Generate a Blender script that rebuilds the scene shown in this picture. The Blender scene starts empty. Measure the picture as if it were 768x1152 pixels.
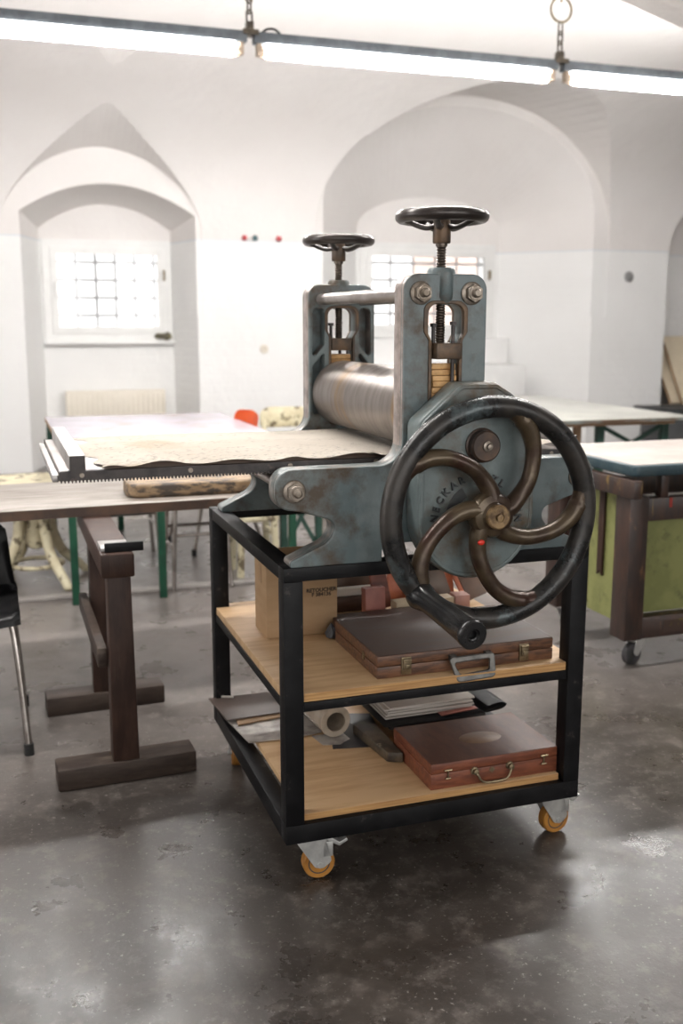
import bpy, bmesh, math, random
from mathutils import Vector, Matrix
random.seed(7)
PI = math.pi
SC = bpy.context.scene
COL = SC.collection
R = math.radians

# ------------------------------------------------------------------ materials
def sock(n, *names):
    for k in names:
        if k in n.inputs: return n.inputs[k]
def mat(name, c1, c2=None, scale=6.0, rough=.5, metal=0.0, bump=0.0, bscale=None, stretch=(1,1,1), lo=.35, hi=.65,
        c3=None, s3=3.0, lo3=.55, hi3=.7, rough2=None, spec=.5, coat=0.0, detail=6):
    """principled surface: c1/c2 noise-mixed, c3 = stains with a shape of their own"""
    lo3 -= .055; hi3 -= .075
    if (lo, hi) == (.35, .65): lo, hi = .41, .59
    m = bpy.data.materials.new(name); m.use_nodes = True
    nt = m.node_tree; N = nt.nodes; L = nt.links
    b = N['Principled BSDF']
    b.inputs['Roughness'].default_value = rough; b.inputs['Metallic'].default_value = metal
    b.inputs['Base Color'].default_value = (*c1, 1)
    s = sock(b, 'Specular IOR Level', 'Specular'); s.default_value = spec
    if coat: b.inputs['Coat Weight'].default_value = coat; b.inputs['Coat Roughness'].default_value = .15
    tc = N.new('ShaderNodeTexCoord'); mp = N.new('ShaderNodeMapping')
    mp.inputs['Scale'].default_value = stretch
    L.new(tc.outputs['Object'], mp.inputs['Vector'])
    def noise(sc, det=detail, r=.6):
        n = N.new('ShaderNodeTexNoise'); n.inputs['Scale'].default_value = sc
        n.inputs['Detail'].default_value = det; n.inputs['Roughness'].default_value = r
        L.new(mp.outputs['Vector'], n.inputs['Vector']); return n
    def ramp(src, a, z):
        r = N.new('ShaderNodeMapRange'); r.inputs['From Min'].default_value = a; r.inputs['From Max'].default_value = z
        L.new(src, r.inputs['Value']); return r
    def mix(fac, a, bb):
        x = N.new('ShaderNodeMix'); x.data_type = 'RGBA'
        L.new(fac, x.inputs['Factor'])
        for i, v in ((6, a), (7, bb)):
            if isinstance(v, tuple): x.inputs[i].default_value = (*v, 1)
            else: L.new(v, x.inputs[i])
        return x.outputs[2]
    col = None; f1 = None
    if c2:
        n = noise(scale); f1 = ramp(n.outputs['Fac'], lo, hi).outputs[0]
        col = mix(f1, c1, c2)
    if c3:
        n3 = noise(s3, 8, .65); f3 = ramp(n3.outputs['Fac'], lo3, hi3).outputs[0]
        col = mix(f3, col if col else c1, c3)
    if col: L.new(col, b.inputs['Base Color'])
    if rough2 is not None and f1:
        r = N.new('ShaderNodeMapRange'); r.inputs['To Min'].default_value = rough; r.inputs['To Max'].default_value = rough2
        L.new(f1, r.inputs['Value']); L.new(r.outputs[0], b.inputs['Roughness'])
    if bump:
        nb = noise(bscale or scale * 4); bp = N.new('ShaderNodeBump'); bp.inputs['Strength'].default_value = bump
        bp.inputs['Distance'].default_value = .01
        L.new(nb.outputs['Fac'], bp.inputs['Height']); L.new(bp.outputs['Normal'], b.inputs['Normal'])
    return m
def emit(name, c, s):
    m = bpy.data.materials.new(name); m.use_nodes = True; nt = m.node_tree; nt.nodes.clear()
    e = nt.nodes.new('ShaderNodeEmission'); o = nt.nodes.new('ShaderNodeOutputMaterial')
    e.inputs[0].default_value = (*c, 1); e.inputs[1].default_value = s; nt.links.new(e.outputs[0], o.inputs[0]); return m
def glass(name):
    m = bpy.data.materials.new(name); m.use_nodes = True; nt = m.node_tree; nt.nodes.clear(); N = nt.nodes; L = nt.links
    t = N.new('ShaderNodeBsdfTransparent'); g = N.new('ShaderNodeBsdfGlossy'); g.inputs['Roughness'].default_value = .03
    fr = N.new('ShaderNodeFresnel'); x = N.new('ShaderNodeMixShader'); o = N.new('ShaderNodeOutputMaterial')
    L.new(fr.outputs[0], x.inputs[0]); L.new(t.outputs[0], x.inputs[1]); L.new(g.outputs[0], x.inputs[2]); L.new(x.outputs[0], o.inputs[0]); return m

M = dict(
 blue = mat('worn_blue_grey_paint', (.110,.145,.152), (.158,.192,.195), 12, .34, 0, .10, 45, c3=(.068,.047,.029), s3=9, lo3=.54, hi3=.74, rough2=.48),
 cover = mat('worn_cover_paint', (.155,.190,.188), (.112,.140,.142), 10, .32, 0, .10, 45, c3=(.085,.056,.030), s3=8, lo3=.52, hi3=.73, rough2=.45),
 edge = mat('rubbed_steel_edge', (.36,.30,.275), (.20,.165,.15), 22, .36, .45, .08),
 edgeblue = mat('rubbed_blue_edge', (.19,.205,.20), (.12,.14,.14), 20, .34, .2, .08, c3=(.30,.26,.23), s3=14, lo3=.55, hi3=.68),
 rim = mat('worn_black_iron', (.015,.015,.015), (.038,.033,.029), 14, .27, .3, .12, 70, c3=(.13,.17,.18), s3=6, lo3=.60, hi3=.76, rough2=.42),
 spoke = mat('brown_bare_iron', (.046,.028,.018), (.090,.065,.038), 12, .30, .4, .10, 60, c3=(.045,.020,.013), s3=8, lo3=.57, hi3=.72),
 hub = mat('brass_brown_cap', (.30,.20,.10), (.10,.060,.030), 34, .42, .4, .2),
 capm = mat('shaft_brown', (.10,.062,.042), (.05,.036,.03), 20, .4, .5),
 blackgloss = mat('black_gloss_handle', (.013,.013,.014), (.025,.024,.024), 15, .22, .3, .04, 60),
 hand = mat('handwheel_bakelite', (.028,.022,.020), (.05,.04,.036), 10, .28, .3),
 screw = mat('oily_screw_steel', (.13,.105,.085), (.07,.055,.045), 40, .34, .8),
 steel = mat('polished_roller_steel', (.26,.225,.205), (.20,.175,.16), 4, .30, .9, .03, 30, (1.2,7,1.2), c3=(.28,.175,.085), s3=1.6, lo3=.60, hi3=.76, rough2=.38),
 rod = mat('tie_rod_steel', (.45,.42,.40), (.33,.29,.27), 12, .3, .9),
 nut = mat('nut_steel', (.30,.26,.22), (.16,.13,.10), 25, .4, .75),
 rust = mat('rusty_brass_frame', (.135,.085,.05), (.075,.055,.042), 22, .45, .45, .08),
 shim = mat('orange_wood_shim', (.70,.43,.19), (.50,.27,.10), 30, .6, 0, .1),
 rack = mat('dark_rack_iron', (.035,.032,.032), (.06,.052,.05), 20, .42, .5, .06, c3=(.12,.09,.08), s3=14, lo3=.62, hi3=.72),
 bed = mat('bed_plate', (.40,.37,.35), (.30,.27,.26), 8, .4, .4),
 stop = mat('bed_stop_steel', (.42,.40,.39), (.30,.28,.27), 14, .35, .6),
 felt = mat('cream_felt', (.76,.685,.595), (.70,.62,.53), 4, .9, 0, .10, 50, c3=(.52,.37,.20), s3=2.0, lo3=.64, hi3=.86, detail=3),
 feltshade = mat('shaded_felt_underside', (.08,.06,.05), None, rough=.95),
 letter = mat('dark_cast_letters', (.030,.035,.037), (.05,.05,.05), 30, .5),
 redpaint = mat('red_paint_dab', (.65,.03,.015), None, rough=.4),
 black = mat('black_frame_paint', (.0045,.0045,.0052), (.009,.009,.010), 10, .48, 0, .06, 60, c3=(.040,.035,.032), s3=20, lo3=.68, hi3=.76, spec=.2),
 ply = mat('plywood_face', (.60,.40,.22), (.50,.315,.165), 4, .5, 0, .03, 30, (1,8,1), c3=(.40,.25,.13), s3=6, lo3=.68, hi3=.82),
 plyedge = mat('plywood_edge', (.56,.33,.13), (.40,.21,.08), 5, .6, 0, .1, 40, (1,1,40)),
 zinc = mat('zinc_bracket', (.60,.60,.58), (.46,.46,.45), 20, .35, .55),
 tyre = mat('orange_tyre', (.45,.20,.035), (.33,.14,.03), 14, .45),
 wheelhub = mat('dark_wheel_hub', (.06,.055,.06), (.03,.03,.03), 14, .5),
 card = mat('cardboard', (.42,.275,.155), (.37,.235,.125), 5, .8, 0, .04, 40, (1,1,4)),
 cardtape = mat('cardboard_tape', (.34,.21,.11), None, rough=.5),
 print_ = mat('black_print', (.05,.035,.025), None, rough=.8),
 casedark = mat('dark_case_wood', (.046,.023,.016), (.080,.046,.033), 5, .40, 0, .05, 40, (1,6,6), rough2=.5, spec=.25),
 caseside = mat('case_side_wood', (.160,.072,.036), (.070,.033,.020), 8, .42, 0, .08, 40, (3,12,14)),
 casered = mat('red_brown_case_lid', (.122,.053,.035), (.090,.039,.027), 5, .36, 0, .05, 30, (6,2,6), c3=(.065,.033,.025), s3=6, lo3=.62, hi3=.8, spec=.35),
 caseredside = mat('red_brown_case_side', (.22,.070,.035), (.14,.043,.023), 8, .38, 0, .08, 40, (2,10,10)),
 casestain = mat('pale_oval_stain', (.22,.135,.085), (.17,.10,.065), 20, .4),
 brass = mat('aged_brass', (.30,.24,.15), (.17,.13,.08), 30, .35, .85),
 alu = mat('grey_handle_alloy', (.13,.125,.115), (.08,.076,.072), 25, .38, .6, .08),
 copper = mat('copper_red_block', (.50,.150,.070), (.36,.10,.05), 8, .42, .1, .06),
 rosewood = mat('dark_red_wood', (.20,.060,.038), (.12,.037,.025), 8, .5, 0, .06, 30, (1,1,8)),
 pinkblock = mat('pink_brown_block', (.34,.125,.095), (.25,.09,.07), 9, .5),
 olive = mat('dark_olive_plate', (.09,.06,.042), (.13,.075,.05), 8, .4, .2),
 pale = mat('pale_strip', (.55,.50,.44), (.46,.42,.37), 9, .6),
 beige = mat('beige_board', (.52,.42,.28), (.46,.36,.24), 9, .6),
 pinkpale = mat('pale_pink_block', (.50,.27,.22), (.42,.22,.18), 9, .6),
 tube = mat('clear_film_roll', (.40,.335,.265), (.27,.22,.17), 9, .16, 0, .05, 30, (1,1,1), coat=.4),
 tubeend = mat('tube_end', (.42,.34,.25), (.33,.26,.18), 20, .6),
 tubein = mat('tube_inside', (.09,.065,.05), None, rough=.8),
 brownsheet = mat('brown_sheet', (.075,.055,.046), (.10,.074,.063), 5, .42, 0, .05, 20, c3=(.15,.055,.045), s3=3, lo3=.66, hi3=.76),
 kraft = mat('kraft_scrap', (.30,.19,.10), (.24,.14,.07), 8, .7),
 zincsheet = mat('grey_zinc_sheet', (.22,.195,.18), (.42,.39,.36), 16, .34, .2, .2, 30),
 charcoal = mat('charcoal_sheet', (.030,.030,.034), (.045,.044,.047), 8, .5),
 mott = mat('mottled_stone_board', (.035,.027,.020), (.09,.065,.04), 26, .5, 0, .1, 60, c3=(.25,.20,.14), s3=22, lo3=.66, hi3=.74),
 paper = mat('white_paper', (.50,.46,.42), (.42,.38,.34), 5, .7),
 trestle = mat('dark_trestle_wood', (.028,.014,.010), (.048,.025,.018), 6, .5, 0, .15, 40, (5,5,1), c3=(.09,.068,.052), s3=4, lo3=.66, hi3=.80, spec=.3),
 trestletop = mat('weathered_trestle_foot', (.050,.035,.027), (.028,.018,.014), 6, .55, 0, .15, 40, (1,4,4), c3=(.11,.085,.066), s3=5, lo3=.64, hi3=.80, spec=.3),
 board = mat('weathered_board', (.25,.22,.195), (.14,.12,.10), 6, .42, 0, .12, 30, (1,10,1), c3=(.10,.075,.06), s3=6, lo3=.60, hi3=.74),
 boardedge = mat('board_dark_edge', (.055,.034,.026), (.10,.055,.035), 12, .6),
 bar = mat('mottled_wood_bar', (.29,.20,.115), (.17,.11,.06), 10, .55, 0, .15, 40, (1,3,3), c3=(.05,.038,.03), s3=14, lo3=.54, hi3=.64),
 chair = mat('black_plastic', (.010,.010,.011), (.016,.016,.017), 10, .35),
 chrome = mat('chrome_tube', (.36,.33,.31), (.24,.21,.19), 12, .22, .95),
 rubber = mat('black_rubber', (.012,.012,.012), None, rough=.6),
 cream = mat('peeling_cream_paint', (.60,.55,.39), (.52,.46,.31), 14, .5, 0, .1, 40, c3=(.13,.10,.06), s3=16, lo3=.60, hi3=.68),
 green = mat('dark_green_steel', (.008,.065,.034), (.006,.045,.025), 12, .4, 0, .03),
 greendark = mat('deep_green_steel', (.012,.045,.032), (.02,.06,.045), 12, .45),
 tabletop = mat('pale_lavender_tabletop', (.50,.47,.53), (.42,.39,.43), 2.2, .25, 0, 0, c3=(.36,.25,.19), s3=1.3, lo3=.56, hi3=.76),
 greytop = mat('grey_green_tabletop', (.40,.40,.365), (.31,.31,.285), 3, .32, 0, .02),
 rustedge = mat('rusty_table_edge', (.22,.25,.23), (.12,.075,.05), 5, .5),
 wtop = mat('pale_worktop', (.52,.47,.43), (.45,.40,.37), 4, .22, 0, 0),
 wedge = mat('blue_painted_rim', (.018,.040,.052), (.036,.058,.066), 14, .4, 0, .1, 40, c3=(.30,.33,.32), s3=34, lo3=.70, hi3=.76),
 wood2 = mat('paint_spattered_dark_wood', (.048,.024,.017), (.026,.016,.013), 7, .40, 0, .15, 40, (5,5,1), c3=(.17,.085,.042), s3=4, lo3=.66, hi3=.76),
 wood3 = mat('paint_streaked_rail', (.032,.023,.022), (.055,.030,.021), 8, .38, 0, .15, 40, (5,3,1), c3=(.18,.115,.035), s3=5, lo3=.66, hi3=.76),
 lime = mat('olive_lime_panel', (.235,.245,.090), (.18,.19,.065), 8, .5, 0, .05, 30, c3=(.13,.13,.05), s3=11, lo3=.60, hi3=.72),
 yellow = mat('yellow_paint_smear', (.05,.028,.02), (.36,.34,.03), 16, .5, lo=.52, hi=.62),
 redsm = mat('red_paint_smear', (.30,.03,.02), None, rough=.4),
 orange = mat('orange_plastic', (.80,.155,.035), (.75,.14,.03), 5, .35),
 wall_paint = None, white = mat('white_lacquer', (.80,.80,.79), (.77,.77,.76), 8, .4),
 creamrad = mat('cream_radiator', (.74,.69,.60), (.70,.65,.56), 8, .45),
 galv = mat('galvanised_lamp_housing', (.14,.16,.18), (.10,.115,.13), 12, .45, .3),
 lampend = mat('cream_lampholder', (.50,.40,.31), (.38,.30,.23), 20, .5),
 chain = mat('dark_chain', (.07,.06,.05), (.12,.10,.075), 20, .4, .8),
 tubeglow = emit('fluorescent_tube', (1,.975,.95), 60),
 glass = glass('window_glass'),
 bars = mat('grille_bars', (.42,.42,.43), None, rough=.5),
 stone = mat('mossy_stone', (.20,.18,.10), (.09,.08,.06), 20, .8, 0, .3),
 metaldisc = mat('grey_disc', (.40,.40,.40), (.30,.30,.30), 10, .4, .5),
 dark = mat('dark_slate_bench', (.028,.030,.032), (.04,.042,.044), 6, .5),
 beigepanel = mat('beige_fibreboard', (.66,.57,.43), (.60,.52,.39), 5, .7),
 paneledge = mat('panel_brown_edge', (.30,.19,.11), None, rough=.7),
 ivory = mat('ivory_plastic', (.70,.65,.56), None, rough=.4),
 redpeg = mat('red_peg', (.45,.04,.05), None, rough=.4), tealpeg = mat('dark_teal_peg', (.03,.09,.10), None, rough=.4),
 leaf = mat('green_scrap', (.10,.30,.10), (.16,.36,.14), 30, .6),
)

def wall_mat(name, brick=.25, two=True):
    m = bpy.data.materials.new(name); m.use_nodes = True; nt = m.node_tree; N = nt.nodes; L = nt.links
    b = N['Principled BSDF']; b.inputs['Roughness'].default_value = .75; sock(b, 'Specular IOR Level').default_value = .2
    tc = N.new('ShaderNodeTexCoord'); sx = N.new('ShaderNodeSeparateXYZ'); L.new(tc.outputs['Object'], sx.inputs[0])
    n = N.new('ShaderNodeTexNoise'); n.inputs['Scale'].default_value = 1.6; n.inputs['Detail'].default_value = 8
    L.new(tc.outputs['Object'], n.inputs['Vector'])
    nz = N.new('ShaderNodeTexNoise'); nz.inputs['Scale'].default_value = 9; nz.inputs['Detail'].default_value = 5
    L.new(tc.outputs['Object'], nz.inputs['Vector'])
    def mx(fac, a, c):
        x = N.new('ShaderNodeMix'); x.data_type = 'RGBA'; L.new(fac, x.inputs['Factor'])
        for i, v in ((6, a), (7, c)):
            if isinstance(v, tuple): x.inputs[i].default_value = (*v, 1)
            else: L.new(v, x.inputs[i])
        return x.outputs[2]
    def mr(src, a, z, t0=0, t1=1):
        r = N.new('ShaderNodeMapRange'); r.inputs['From Min'].default_value = a; r.inputs['From Max'].default_value = z
        r.inputs['To Min'].default_value = t0; r.inputs['To Max'].default_value = t1
        L.new(src, r.inputs['Value']); return r.outputs[0]
    up = mx(mr(n.outputs['Fac'], .3, .7), (.80,.775,.76), (.76,.73,.712))
    low = mx(mr(n.outputs['Fac'], .3, .7), (.86,.86,.855), (.82,.818,.81))
    if two:
        up = mx(mr(sx.outputs['Z'], 2.085, 2.095), low, up)
        ln = N.new('ShaderNodeMath'); ln.operation = 'COMPARE'; ln.inputs[1].default_value = 2.088; ln.inputs[2].default_value = .006
        L.new(sx.outputs['Z'], ln.inputs[0])
        col = mx(ln.outputs[0], up, (.68,.72,.76))
    else: col = up
    L.new(col, b.inputs['Base Color'])
    bp = N.new('ShaderNodeBump'); bp.inputs['Distance'].default_value = .02; bp.inputs['Strength'].default_value = .35
    if brick:
        cv = N.new('ShaderNodeCombineXYZ'); ad = N.new('ShaderNodeMath'); L.new(sx.outputs['X'], ad.inputs[0]); L.new(sx.outputs['Y'], ad.inputs[1])
        L.new(ad.outputs[0], cv.inputs[0]); L.new(sx.outputs['Z'], cv.inputs[1])
        bt = N.new('ShaderNodeTexBrick'); bt.inputs['Scale'].default_value = 1; bt.inputs['Brick Width'].default_value = .27
        bt.inputs['Row Height'].default_value = .085; bt.inputs['Mortar Size'].default_value = .008; bt.inputs['Mortar Smooth'].default_value = .8
        bt.inputs['Color1'].default_value = (1,1,1,1); bt.inputs['Color2'].default_value = (.9,.9,.9,1); bt.inputs['Mortar'].default_value = (.3,.3,.3,1)
        L.new(cv.outputs[0], bt.inputs['Vector'])
        fz = N.new('ShaderNodeMath'); fz.operation = 'LESS_THAN'; fz.inputs[1].default_value = 2.09; L.new(sx.outputs['Z'], fz.inputs[0])
        mm = N.new('ShaderNodeMath'); mm.operation = 'MULTIPLY'; L.new(bt.outputs['Color'], mm.inputs[0]); L.new(fz.outputs[0], mm.inputs[1])
        m2 = N.new('ShaderNodeMath'); m2.operation = 'MULTIPLY_ADD'; m2.inputs[1].default_value = brick
        L.new(mm.outputs[0], m2.inputs[0]); L.new(nz.outputs['Fac'], m2.inputs[2]); L.new(m2.outputs[0], bp.inputs['Height'])
    else: L.new(nz.outputs['Fac'], bp.inputs['Height'])
    L.new(bp.outputs['Normal'], b.inputs['Normal'])
    return m
def floor_mat():
    m = bpy.data.materials.new('worn_grey_screed'); m.use_nodes = True; nt = m.node_tree; N = nt.nodes; L = nt.links
    b = N['Principled BSDF']; tc = N.new('ShaderNodeTexCoord')
    def no(s, d=8, r=.6, dist=0):
        n = N.new('ShaderNodeTexNoise'); n.inputs['Scale'].default_value = s; n.inputs['Detail'].default_value = d
        n.inputs['Roughness'].default_value = r; n.inputs['Distortion'].default_value = dist
        L.new(tc.outputs['Object'], n.inputs['Vector']); return n.outputs['Fac']
    def mr(src, a, z, t0=0, t1=1):
        r = N.new('ShaderNodeMapRange'); r.inputs['From Min'].default_value = a; r.inputs['From Max'].default_value = z
        r.inputs['To Min'].default_value = t0; r.inputs['To Max'].default_value = t1
        L.new(src, r.inputs['Value']); return r.outputs[0]
    def mx(fac, a, c):
        x = N.new('ShaderNodeMix'); x.data_type = 'RGBA'; L.new(fac, x.inputs['Factor'])
        for i, v in ((6, a), (7, c)):
            if isinstance(v, tuple): x.inputs[i].default_value = (*v, 1)
            else: L.new(v, x.inputs[i])
        return x.outputs[2]
    sx = N.new('ShaderNodeSeparateXYZ'); L.new(tc.outputs['Object'], sx.inputs[0])
    # a darker zone round the press against paler screed further back
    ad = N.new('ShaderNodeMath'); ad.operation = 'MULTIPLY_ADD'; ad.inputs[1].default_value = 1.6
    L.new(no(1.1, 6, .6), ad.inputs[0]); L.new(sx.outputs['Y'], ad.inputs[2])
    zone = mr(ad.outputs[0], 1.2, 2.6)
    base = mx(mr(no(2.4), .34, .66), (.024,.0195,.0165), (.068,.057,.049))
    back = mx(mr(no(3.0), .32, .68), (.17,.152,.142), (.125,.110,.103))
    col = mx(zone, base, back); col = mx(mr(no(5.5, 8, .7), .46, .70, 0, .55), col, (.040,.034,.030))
    col = mx(mr(no(16, 6, .75), .52, .74, 0, .6), col, (.20,.178,.162))       # scuffs
    col = mx(mr(no(10, 4, .6, .2), .56, .80, 0, .5), col, (.22,.185,.165))     # pale patches
    col = mx(mr(no(80, 3, .6), .63, .70, 0, .6), col, (.30,.28,.26))          # specks
    L.new(col, b.inputs['Base Color'])
    L.new(mr(no(5, 6), .3, .7, .22, .42), b.inputs['Roughness'])
    sock(b, 'Specular IOR Level').default_value = .5
    bp = N.new('ShaderNodeBump'); bp.inputs['Strength'].default_value = .12; bp.inputs['Distance'].default_value = .01
    L.new(no(18, 6, .65), bp.inputs['Height']); L.new(bp.outputs['Normal'], b.inputs['Normal'])
    return m
M['wall'] = wall_mat('whitewashed_brick'); M['plaster'] = wall_mat('white_plaster', 0, False); M['floor'] = floor_mat()

# ------------------------------------------------------------------ mesh helpers
class MB:
    def __init__(s): s.bm = bmesh.new()
    def _add(s, vs, fs):
        v = [s.bm.verts.new(p) for p in vs]
        for f in fs:
            try: s.bm.faces.new([v[i] for i in f])
            except ValueError: pass
    def box(s, a, b, rot=None, piv=None):
        (x0,y0,z0),(x1,y1,z1) = a, b
        vs = [Vector(p) for p in ((x0,y0,z0),(x1,y0,z0),(x1,y1,z0),(x0,y1,z0),(x0,y0,z1),(x1,y0,z1),(x1,y1,z1),(x0,y1,z1))]
        if rot is not None:
            p = Vector(piv) if piv else sum(vs, Vector())/8
            vs = [p + rot @ (v-p) for v in vs]
        s._add(vs, ((0,3,2,1),(4,5,6,7),(0,1,5,4),(1,2,6,5),(2,3,7,6),(3,0,4,7))); return s
    def beam(s, p, q, w, h, up=(0,0,1)):
        p = Vector(p); q = Vector(q); d = (q-p).normalized(); u = Vector(up)
        sd = d.cross(u).normalized(); u = sd.cross(d).normalized()
        vs = []
        for e in (p, q):
            for a, b in ((-1,-1),(1,-1),(1,1),(-1,1)): vs.append(e + sd*a*w/2 + u*b*h/2)
        s._add(vs, ((0,3,2,1),(4,5,6,7),(0,1,5,4),(1,2,6,5),(2,3,7,6),(3,0,4,7))); return s
    def rings(s, rs, cap=True, closed=False):
        n = len(rs[0]); base = [[s.bm.verts.new(p) for p in r] for r in rs]
        m = len(base)
        for i in range(m if closed else m-1):
            a, b = base[i], base[(i+1) % m]
            for j in range(n):
                k = (j+1) % n
                s.bm.faces.new((a[j], a[k], b[k], b[j]))
        if cap and not closed:
            s.bm.faces.new(base[0][::-1]); s.bm.faces.new(base[-1])
        return s
    def tube(s, pts, r, n=14, closed=False, cap=True, sx=1.0, up=(0,0,1)):
        pts = [Vector(p) for p in pts]; m = len(pts); rs = []; prev = None
        for i, p in enumerate(pts):
            if closed: d = pts[(i+1) % m]-pts[i-1]
            else: d = pts[min(i+1, m-1)]-pts[max(i-1, 0)]
            d.normalize()
            if prev is None:
                u = Vector(up)
                if abs(u.dot(d)) > .95: u = Vector((1,0,0))
            else: u = prev
            u = (u - d*u.dot(d)).normalized(); prev = u; v = d.cross(u)
            rr = r[i] if isinstance(r, (list, tuple)) else r
            rs.append([p + u*rr*math.cos(t*2*PI/n) + v*rr*sx*math.sin(t*2*PI/n) for t in range(n)])
        return s.rings(rs, cap, closed)
    def cyl(s, p, q, r, n=24): return s.tube([p, q], r, n)
    def lathe(s, prof, c=(0,0,0), ax='z', n=32):
        rs = []
        for r, h in prof:
            ring = []
            for t in range(n):
                a = t*2*PI/n; x, y = max(r, 1e-4)*math.cos(a), max(r, 1e-4)*math.sin(a)
                ring.append(Vector(c) + Vector({'z': (x,y,h), 'y': (x,h,-y), 'x': (h,x,y)}[ax]))
            rs.append(ring)
        return s.rings(rs)
    def prism(s, poly, y0, y1):           # polygon in XZ extruded along Y
        n = len(poly)
        s._add([(x,y0,z) for x, z in poly]+[(x,y1,z) for x, z in poly],
               [tuple(range(n)), tuple(range(2*n-1, n-1, -1))]+[(i, i+n, (i+1) % n+n, (i+1) % n) for i in range(n)]); return s
    def prismz(s, poly, z0, z1):
        n = len(poly)
        s._add([(x,y,z0) for x, y in poly]+[(x,y,z1) for x, y in poly],
               [tuple(range(n))[::-1], tuple(range(n, 2*n))]+[(i, (i+1) % n, (i+1) % n+n, i+n) for i in range(n)]); return s
    def ball(s, c, r, sc=(1,1,1), n=16):
        bmesh.ops.create_uvsphere(s.bm, u_segments=n, v_segments=n//2+2, radius=1,
            matrix=Matrix.Translation(c) @ Matrix.Diagonal((r*sc[0], r*sc[1], r*sc[2], 1))); return s
    def mesh(s, me):
        s.bm.from_mesh(me); return s
    def xf(s, mtx):
        bmesh.ops.transform(s.bm, matrix=mtx, verts=s.bm.verts); return s
    def build(s, name, m, parent=None, bevel=0.0, seg=2, ang=35, mats=None):
        bmesh.ops.recalc_face_normals(s.bm, faces=s.bm.faces)
        if bevel:
            es = [e for e in s.bm.edges if len(e.link_faces) == 2 and e.calc_face_angle(0) > R(30)]
            bmesh.ops.bevel(s.bm, geom=es, offset=bevel, segments=seg, profile=.5, affect='EDGES', clamp_overlap=True)
        for f in s.bm.faces: f.smooth = True
        for e in s.bm.edges:
            if len(e.link_faces) == 2 and e.calc_face_angle(0) > R(ang): e.smooth = False
        me = bpy.data.meshes.new(name); s.bm.to_mesh(me); s.bm.free()
        me.materials.append(m)
        o = bpy.data.objects.new(name, me); COL.objects.link(o)
        if parent:
            o.parent = parent
            o.matrix_parent_inverse = Matrix.Translation(-Vector(WLOC[parent.name]))
            WLOC[o.name] = WLOC[parent.name]
            o.matrix_parent_inverse = Matrix.Identity(4)
            me.transform(Matrix.Translation(-Vector(WLOC[parent.name])))
        else: WLOC[o.name] = (0,0,0)
        return o
WLOC = {}
def tag(o, label=None, cat=None, group=None, kind=None):
    if label: o['label'] = label
    if cat: o['category'] = cat
    if group: o['group'] = group
    if kind: o['kind'] = kind
    return o
def thing(name, loc, label, cat, group=None):
    o = bpy.data.objects.new(name, None); o.empty_display_size = .1; COL.objects.link(o); o.location = loc
    WLOC[o.name] = tuple(loc); return tag(o, label, cat, group)
def solo(mb, name, m, label, cat, group=None, **k):
    return tag(mb.build(name, m, None, **k), label, cat, group)
def copy_tree(o, parent=None):
    c = o.copy(); COL.objects.link(c); WLOC[c.name] = WLOC[o.name]
    if parent: c.parent = parent
    for ch in list(o.children): copy_tree(ch, c)
    return c
def rpoly(pts, seg=7):
    """polygon with rounded corners: (x, z, radius)"""
    out = []; n = len(pts)
    for i in range(n):
        p = Vector(pts[i][:2]); r = pts[i][2] if len(pts[i]) > 2 else 0
        if r <= 0: out.append((p.x, p.y)); continue
        a = Vector(pts[i-1][:2])-p; b = Vector(pts[(i+1) % n][:2])-p
        la, lb = a.length, b.length; a.normalize(); b.normalize()
        th = a.angle(b); t = min(r/math.tan(th/2), la*.49, lb*.49); rr = t*math.tan(th/2)
        c = p + (a+b).normalized()*(rr/math.sin(th/2))
        s = p+a*t-c; e = p+b*t-c
        a0 = math.atan2(s.y, s.x); a1 = math.atan2(e.y, e.x); d = (a1-a0+PI) % (2*PI)-PI
        for k in range(seg+1):
            q = a0+d*k/seg; out.append((c.x+rr*math.cos(q), c.y+rr*math.sin(q)))
    return out
def plate_mesh(outline, holes, y0, y1, bev=.003):
    cu = bpy.data.curves.new('tmp', 'CURVE'); cu.dimensions = '2D'; cu.fill_mode = 'BOTH'
    cu.extrude = max((y1-y0)/2-bev, 1e-4); cu.bevel_depth = bev; cu.bevel_resolution = 1; cu.offset = -bev
    for pl in [outline]+holes:
        sp = cu.splines.new('POLY'); sp.points.add(len(pl)-1); sp.use_cyclic_u = True
        for i, (x, z) in enumerate(pl): sp.points[i].co = (x, z, 0, 1)
    return curve_to_mesh(cu, Matrix.Translation((0, (y0+y1)/2, 0)) @ Matrix.Rotation(PI/2, 4, 'X'))
def curve_to_mesh(cu, mtx):
    o = bpy.data.objects.new('tmp', cu); COL.objects.link(o)
    dg = bpy.context.evaluated_depsgraph_get(); dg.update()
    me = bpy.data.meshes.new_from_object(o.evaluated_get(dg)); me.transform(mtx)
    bpy.data.objects.remove(o); bpy.data.curves.remove(cu); return me
def text_mesh(body, size, ext, mtx, bold=0.0):
    cu = bpy.data.curves.new('tmp', 'FONT'); cu.body = body; cu.size = size; cu.extrude = ext; cu.offset = bold
    cu.align_x = 'CENTER'; cu.align_y = 'CENTER'; cu.resolution_u = 3
    return curve_to_mesh(cu, mtx)
def smooth_path(pts, per=8):
    P = [Vector(p) for p in pts]; out = []
    for i in range(len(P)-1):
        a, b, c, d = P[max(i-1,0)], P[i], P[i+1], P[min(i+2, len(P)-1)]
        for k in range(per):
            t = k/per
            out.append(.5*((2*b)+(c-a)*t+(2*a-5*b+4*c-d)*t*t+(3*b-a-3*c+d)*t**3))
    out.append(P[-1]); return out

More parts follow.
